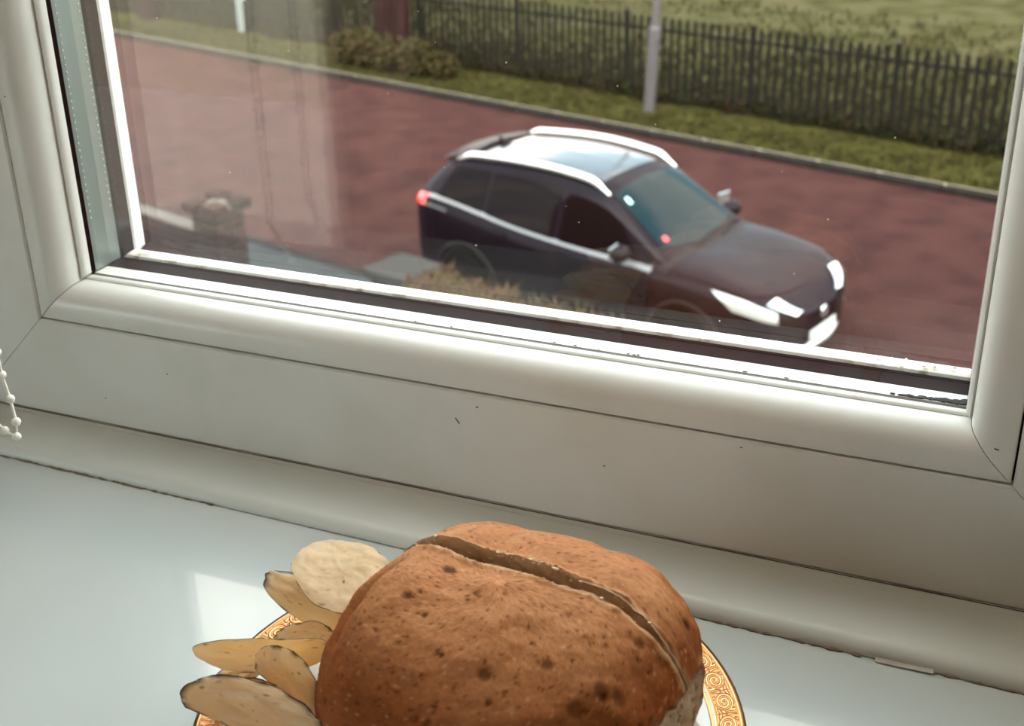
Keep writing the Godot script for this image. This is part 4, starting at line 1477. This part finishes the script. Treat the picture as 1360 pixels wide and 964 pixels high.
	for k in 70:
		var i := rng.randi() % NT
		var j := NS / 3 + rng.randi() % (NS * 2 / 3)
		var p: Vector3 = rows[i][j]
		var dcut := absf((p - Vector3(0, 0, -0.011)).dot(cutn)) - 0.006
		if dcut < 0.004 and p.y > 0.04:
			cr.ball(p, Vector3(1.0, 0.6, 0.8) * (0.0004 + 0.0008 * rng.randf()), 6)
	for k in 400:
		var i := rng.randi() % NT
		var j := rng.randi() % (NS / 2)
		var p: Vector3 = rows[i][j]
		if p.dot(tearn) > 0.067 and p.y < 0.045:
			cr.ball(p, Vector3(0.0008 + 0.0014 * rng.randf(), 0.001, 0.001 + 0.0008 * rng.randf()), 6)
	part(o, "crumbs", cr, mat(Color(0.80, 0.68, 0.55), 0.8), false, "stuff")

var crust_normal: NoiseTexture2D

func gold_pattern() -> Array:
	var w := 2048
	var h := 96
	var im := Image.create(w, h, false, Image.FORMAT_RGB8)
	var hm := Image.create(w, h, false, Image.FORMAT_RGB8)
	for y in h:
		var v := float(y) / h
		for x in w:
			var u := float(x) / w * 48.0
			var cell := fposmod(u, 1.0) - 0.5
			var flip := 1.0 if int(floor(u)) % 2 == 0 else -1.0
			var q := Vector2(cell * 1.0, (v - 0.5) * 1.15 * flip)
			# one scroll: a spiral with leaves
			var r := q.length()
			var an := atan2(q.y, q.x)
			var k := 0.5 + 0.5 * sin(an * 1.0 - r * 34.0)
			k *= smoothstep(0.50, 0.36, r)
			var leaf := 0.5 + 0.5 * sin(an * 7.0 + r * 20.0)
			k = maxf(k, leaf * smoothstep(0.36, 0.44, r) * 0.8)
			if v < 0.07 or v > 0.93:
				k = 0.85
			elif v < 0.12 or v > 0.88:
				k = 0.1
			k = smoothstep(0.3, 0.7, k)
			var c := Color(0.78, 0.50, 0.28).lerp(Color(0.92, 0.68, 0.47), k)
			im.set_pixel(x, y, c)
			hm.set_pixel(x, y, Color(k, k, k))
	return [ImageTexture.create_from_image(im), ImageTexture.create_from_image(hm)]

func sill_things() -> void:
	crust_normal = noise_tex(81, 0.03, 4, [], 512, FastNoiseLite.TYPE_SIMPLEX_SMOOTH, true, 7.0)
	# plate
	var pl := thing("plate", "white china plate with an embossed gold scroll rim under the roll", "plate", Vector3(0.0823, -0.3830, 0.1715))
	pl.scale = Vector3.ONE * 0.97
	var china := mat(Color(0.90, 0.90, 0.87), 0.12)
	china.clearcoat_enabled = true
	china.clearcoat_roughness = 0.03
	var b := MB.new()
	b.lathe([Vector2(0, 0.004), Vector2(0.062, 0.004), Vector2(0.066, 0.0005), Vector2(0.070, 0.0005), Vector2(0.072, 0.0035), Vector2(0.1165, 0.0146), Vector2(0.1180, 0.0156), Vector2(0.1190, 0.0168), Vector2(0.1186, 0.0176), Vector2(0.1176, 0.0176), Vector2(0.1060, 0.0158), Vector2(0.092, 0.0132), Vector2(0.084, 0.0088), Vector2(0.078, 0.0075), Vector2(0.0, 0.007)], Vector3.ZERO, 128)
	part(pl, "china_body", b, china)
	var tex := gold_pattern()
	var gold := mat(Color(1, 1, 1), 0.30, 0.75)
	gold.albedo_texture = tex[0]
	gold.heightmap_enabled = true
	gold.heightmap_texture = tex[1]
	gold.heightmap_scale = 0.05
	b = MB.new()
	var rows := []
	for k in 193:
		var a := TAU * k / 192.0
		var line := PackedVector3Array()
		for j in 7:
			var t := j / 6.0
			var r := lerpf(0.1178, 0.1066, t)
			line.append(Vector3(cos(a) * r, lerpf(0.0180, 0.0163, t), -sin(a) * r))
		rows.append(line)
	b.grid(rows, [], false, false)
	part(pl, "gold_band", b, gold)
	b = MB.new()
	b.lathe([Vector2(0.1177, 0.0180), Vector2(0.1187, 0.0179), Vector2(0.1193, 0.0172), Vector2(0.1192, 0.0163), Vector2(0.1183, 0.0156)].map(func(q: Vector2) -> Vector2: return q), Vector3.ZERO, 128)
	var rimm := mat(Color(0.50, 0.33, 0.18), 0.3, 0.7)
	var lines := []
	var bb := MB.new()
	bb.lathe([Vector2(0.1183, 0.0154), Vector2(0.1193, 0.0163), Vector2(0.1195, 0.0172), Vector2(0.1188, 0.0181), Vector2(0.1177, 0.0182)], Vector3.ZERO, 128)
	part(pl, "rim_line", bb, rimm)
	bb = MB.new()
	bb.lathe([Vector2(0.1046, 0.0159), Vector2(0.1052, 0.0164), Vector2(0.1058, 0.0161)].map(func(q: Vector2) -> Vector2: return q), Vector3.ZERO, 128)
	part(pl, "inner_gold_line", bb, mat(Color(0.9, 0.62, 0.35), 0.3, 0.8))
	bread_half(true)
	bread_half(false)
	# crisps
	crisp("broad pale cream crisp lying on top, touching the upper left of the roll", Vector3(0.0101, -0.3290, 0.1450), Vector3(0.0235, 0.0015, -0.0042), Vector3(-0.0122, 0.0035, -0.0201), 0.0015, 0.0010, 1, -0.8)
	crisp("curled crisp with dark skin edge under the broad pale crisp", Vector3(-0.0032, -0.3470, 0.1483), Vector3(-0.0262, 0.0045, 0.0006), Vector3(0.0069, -0.0090, 0.0066), 0.005, 0.0012, 2, 0.15)
	crisp("long pale crisp reaching furthest left over the gold rim", Vector3(-0.0032, -0.3420, 0.1915), Vector3(-0.0293, -0.0020, 0.0097), Vector3(-0.0009, -0.0100, -0.0007), 0.003, 0.0012, 3, -0.3)
	crisp("tan upright crisp leaning against the left end of the roll", Vector3(0.0175, -0.3440, 0.2028), Vector3(-0.0187, 0.0040, -0.0040), Vector3(0.0011, -0.0130, 0.0006), 0.004, 0.0016, 4, 0.1)
	crisp("small tan crisp lying flat on the rim below the long pale crisp", Vector3(-0.0150, -0.3545, 0.1943), Vector3(-0.0088, -0.0015, 0.0094), Vector3(-0.0002, 0.0045, -0.0058), 0.003, 0.0015, 5, 0.0)
	crisp("lowest long crisp with thick dark skin edge at the bottom of the picture", Vector3(0.0131, -0.3440, 0.2232), Vector3(-0.0344, -0.0020, -0.0009), Vector3(0.0058, -0.0100, 0.0043), 0.005, 0.0022, 6, 0.3)
	crisp("brown shaded crisp between the lowest crisp and the small tan one", Vector3(-0.0006, -0.3530, 0.2063), Vector3(-0.0191, 0.0000, 0.0064), Vector3(0.0038, -0.0070, -0.0002), 0.003, 0.0018, 7, 0.2)
	crisp("darker crisp standing behind, between the curled crisp and the roll", Vector3(-0.0004, -0.3530, 0.1641), Vector3(-0.0139, -0.0020, 0.0049), Vector3(0.0009, -0.0060, 0.0005), 0.003, 0.0012, 8, 0.0)
	# bead chain of the blind
	var ch := thing("bead_chain", "white plastic bead chain hanging in a loop at the left of the sill", "chain", Vector3(-0.2141, -0.2885, 0.1011))
	var path := []
	for i in 84:
		path.append(Vector3(-0.0006 * 0 , (83 - i) * 0.0131, 0.0))
	path += [Vector3(0.0049, -0.0120, 0.0024), Vector3(0.0091, -0.0232, 0.0055), Vector3(0.0108, -0.0301, 0.0089), Vector3(0.0059, -0.0262, 0.0113), Vector3(0.0005, -0.0192, 0.0123)]
	for i in 84:
		path.append(Vector3(-0.004, -0.010 + i * 0.0131, 0.0128))
	var beadm := MB.new()
	beadm.ball(Vector3.ZERO, Vector3.ONE * 0.0025, 14)
	var bm := beadm.mesh()
	var white := mat(Color(0.93, 0.92, 0.88), 0.35)
	for p: Vector3 in path:
		var q := piece(ch, "bead", bm, white)
		q.position = p
	var cb := MB.new()
	cb.tube(path, 0.0009, 6)
	part(ch, "cord", cb, white)
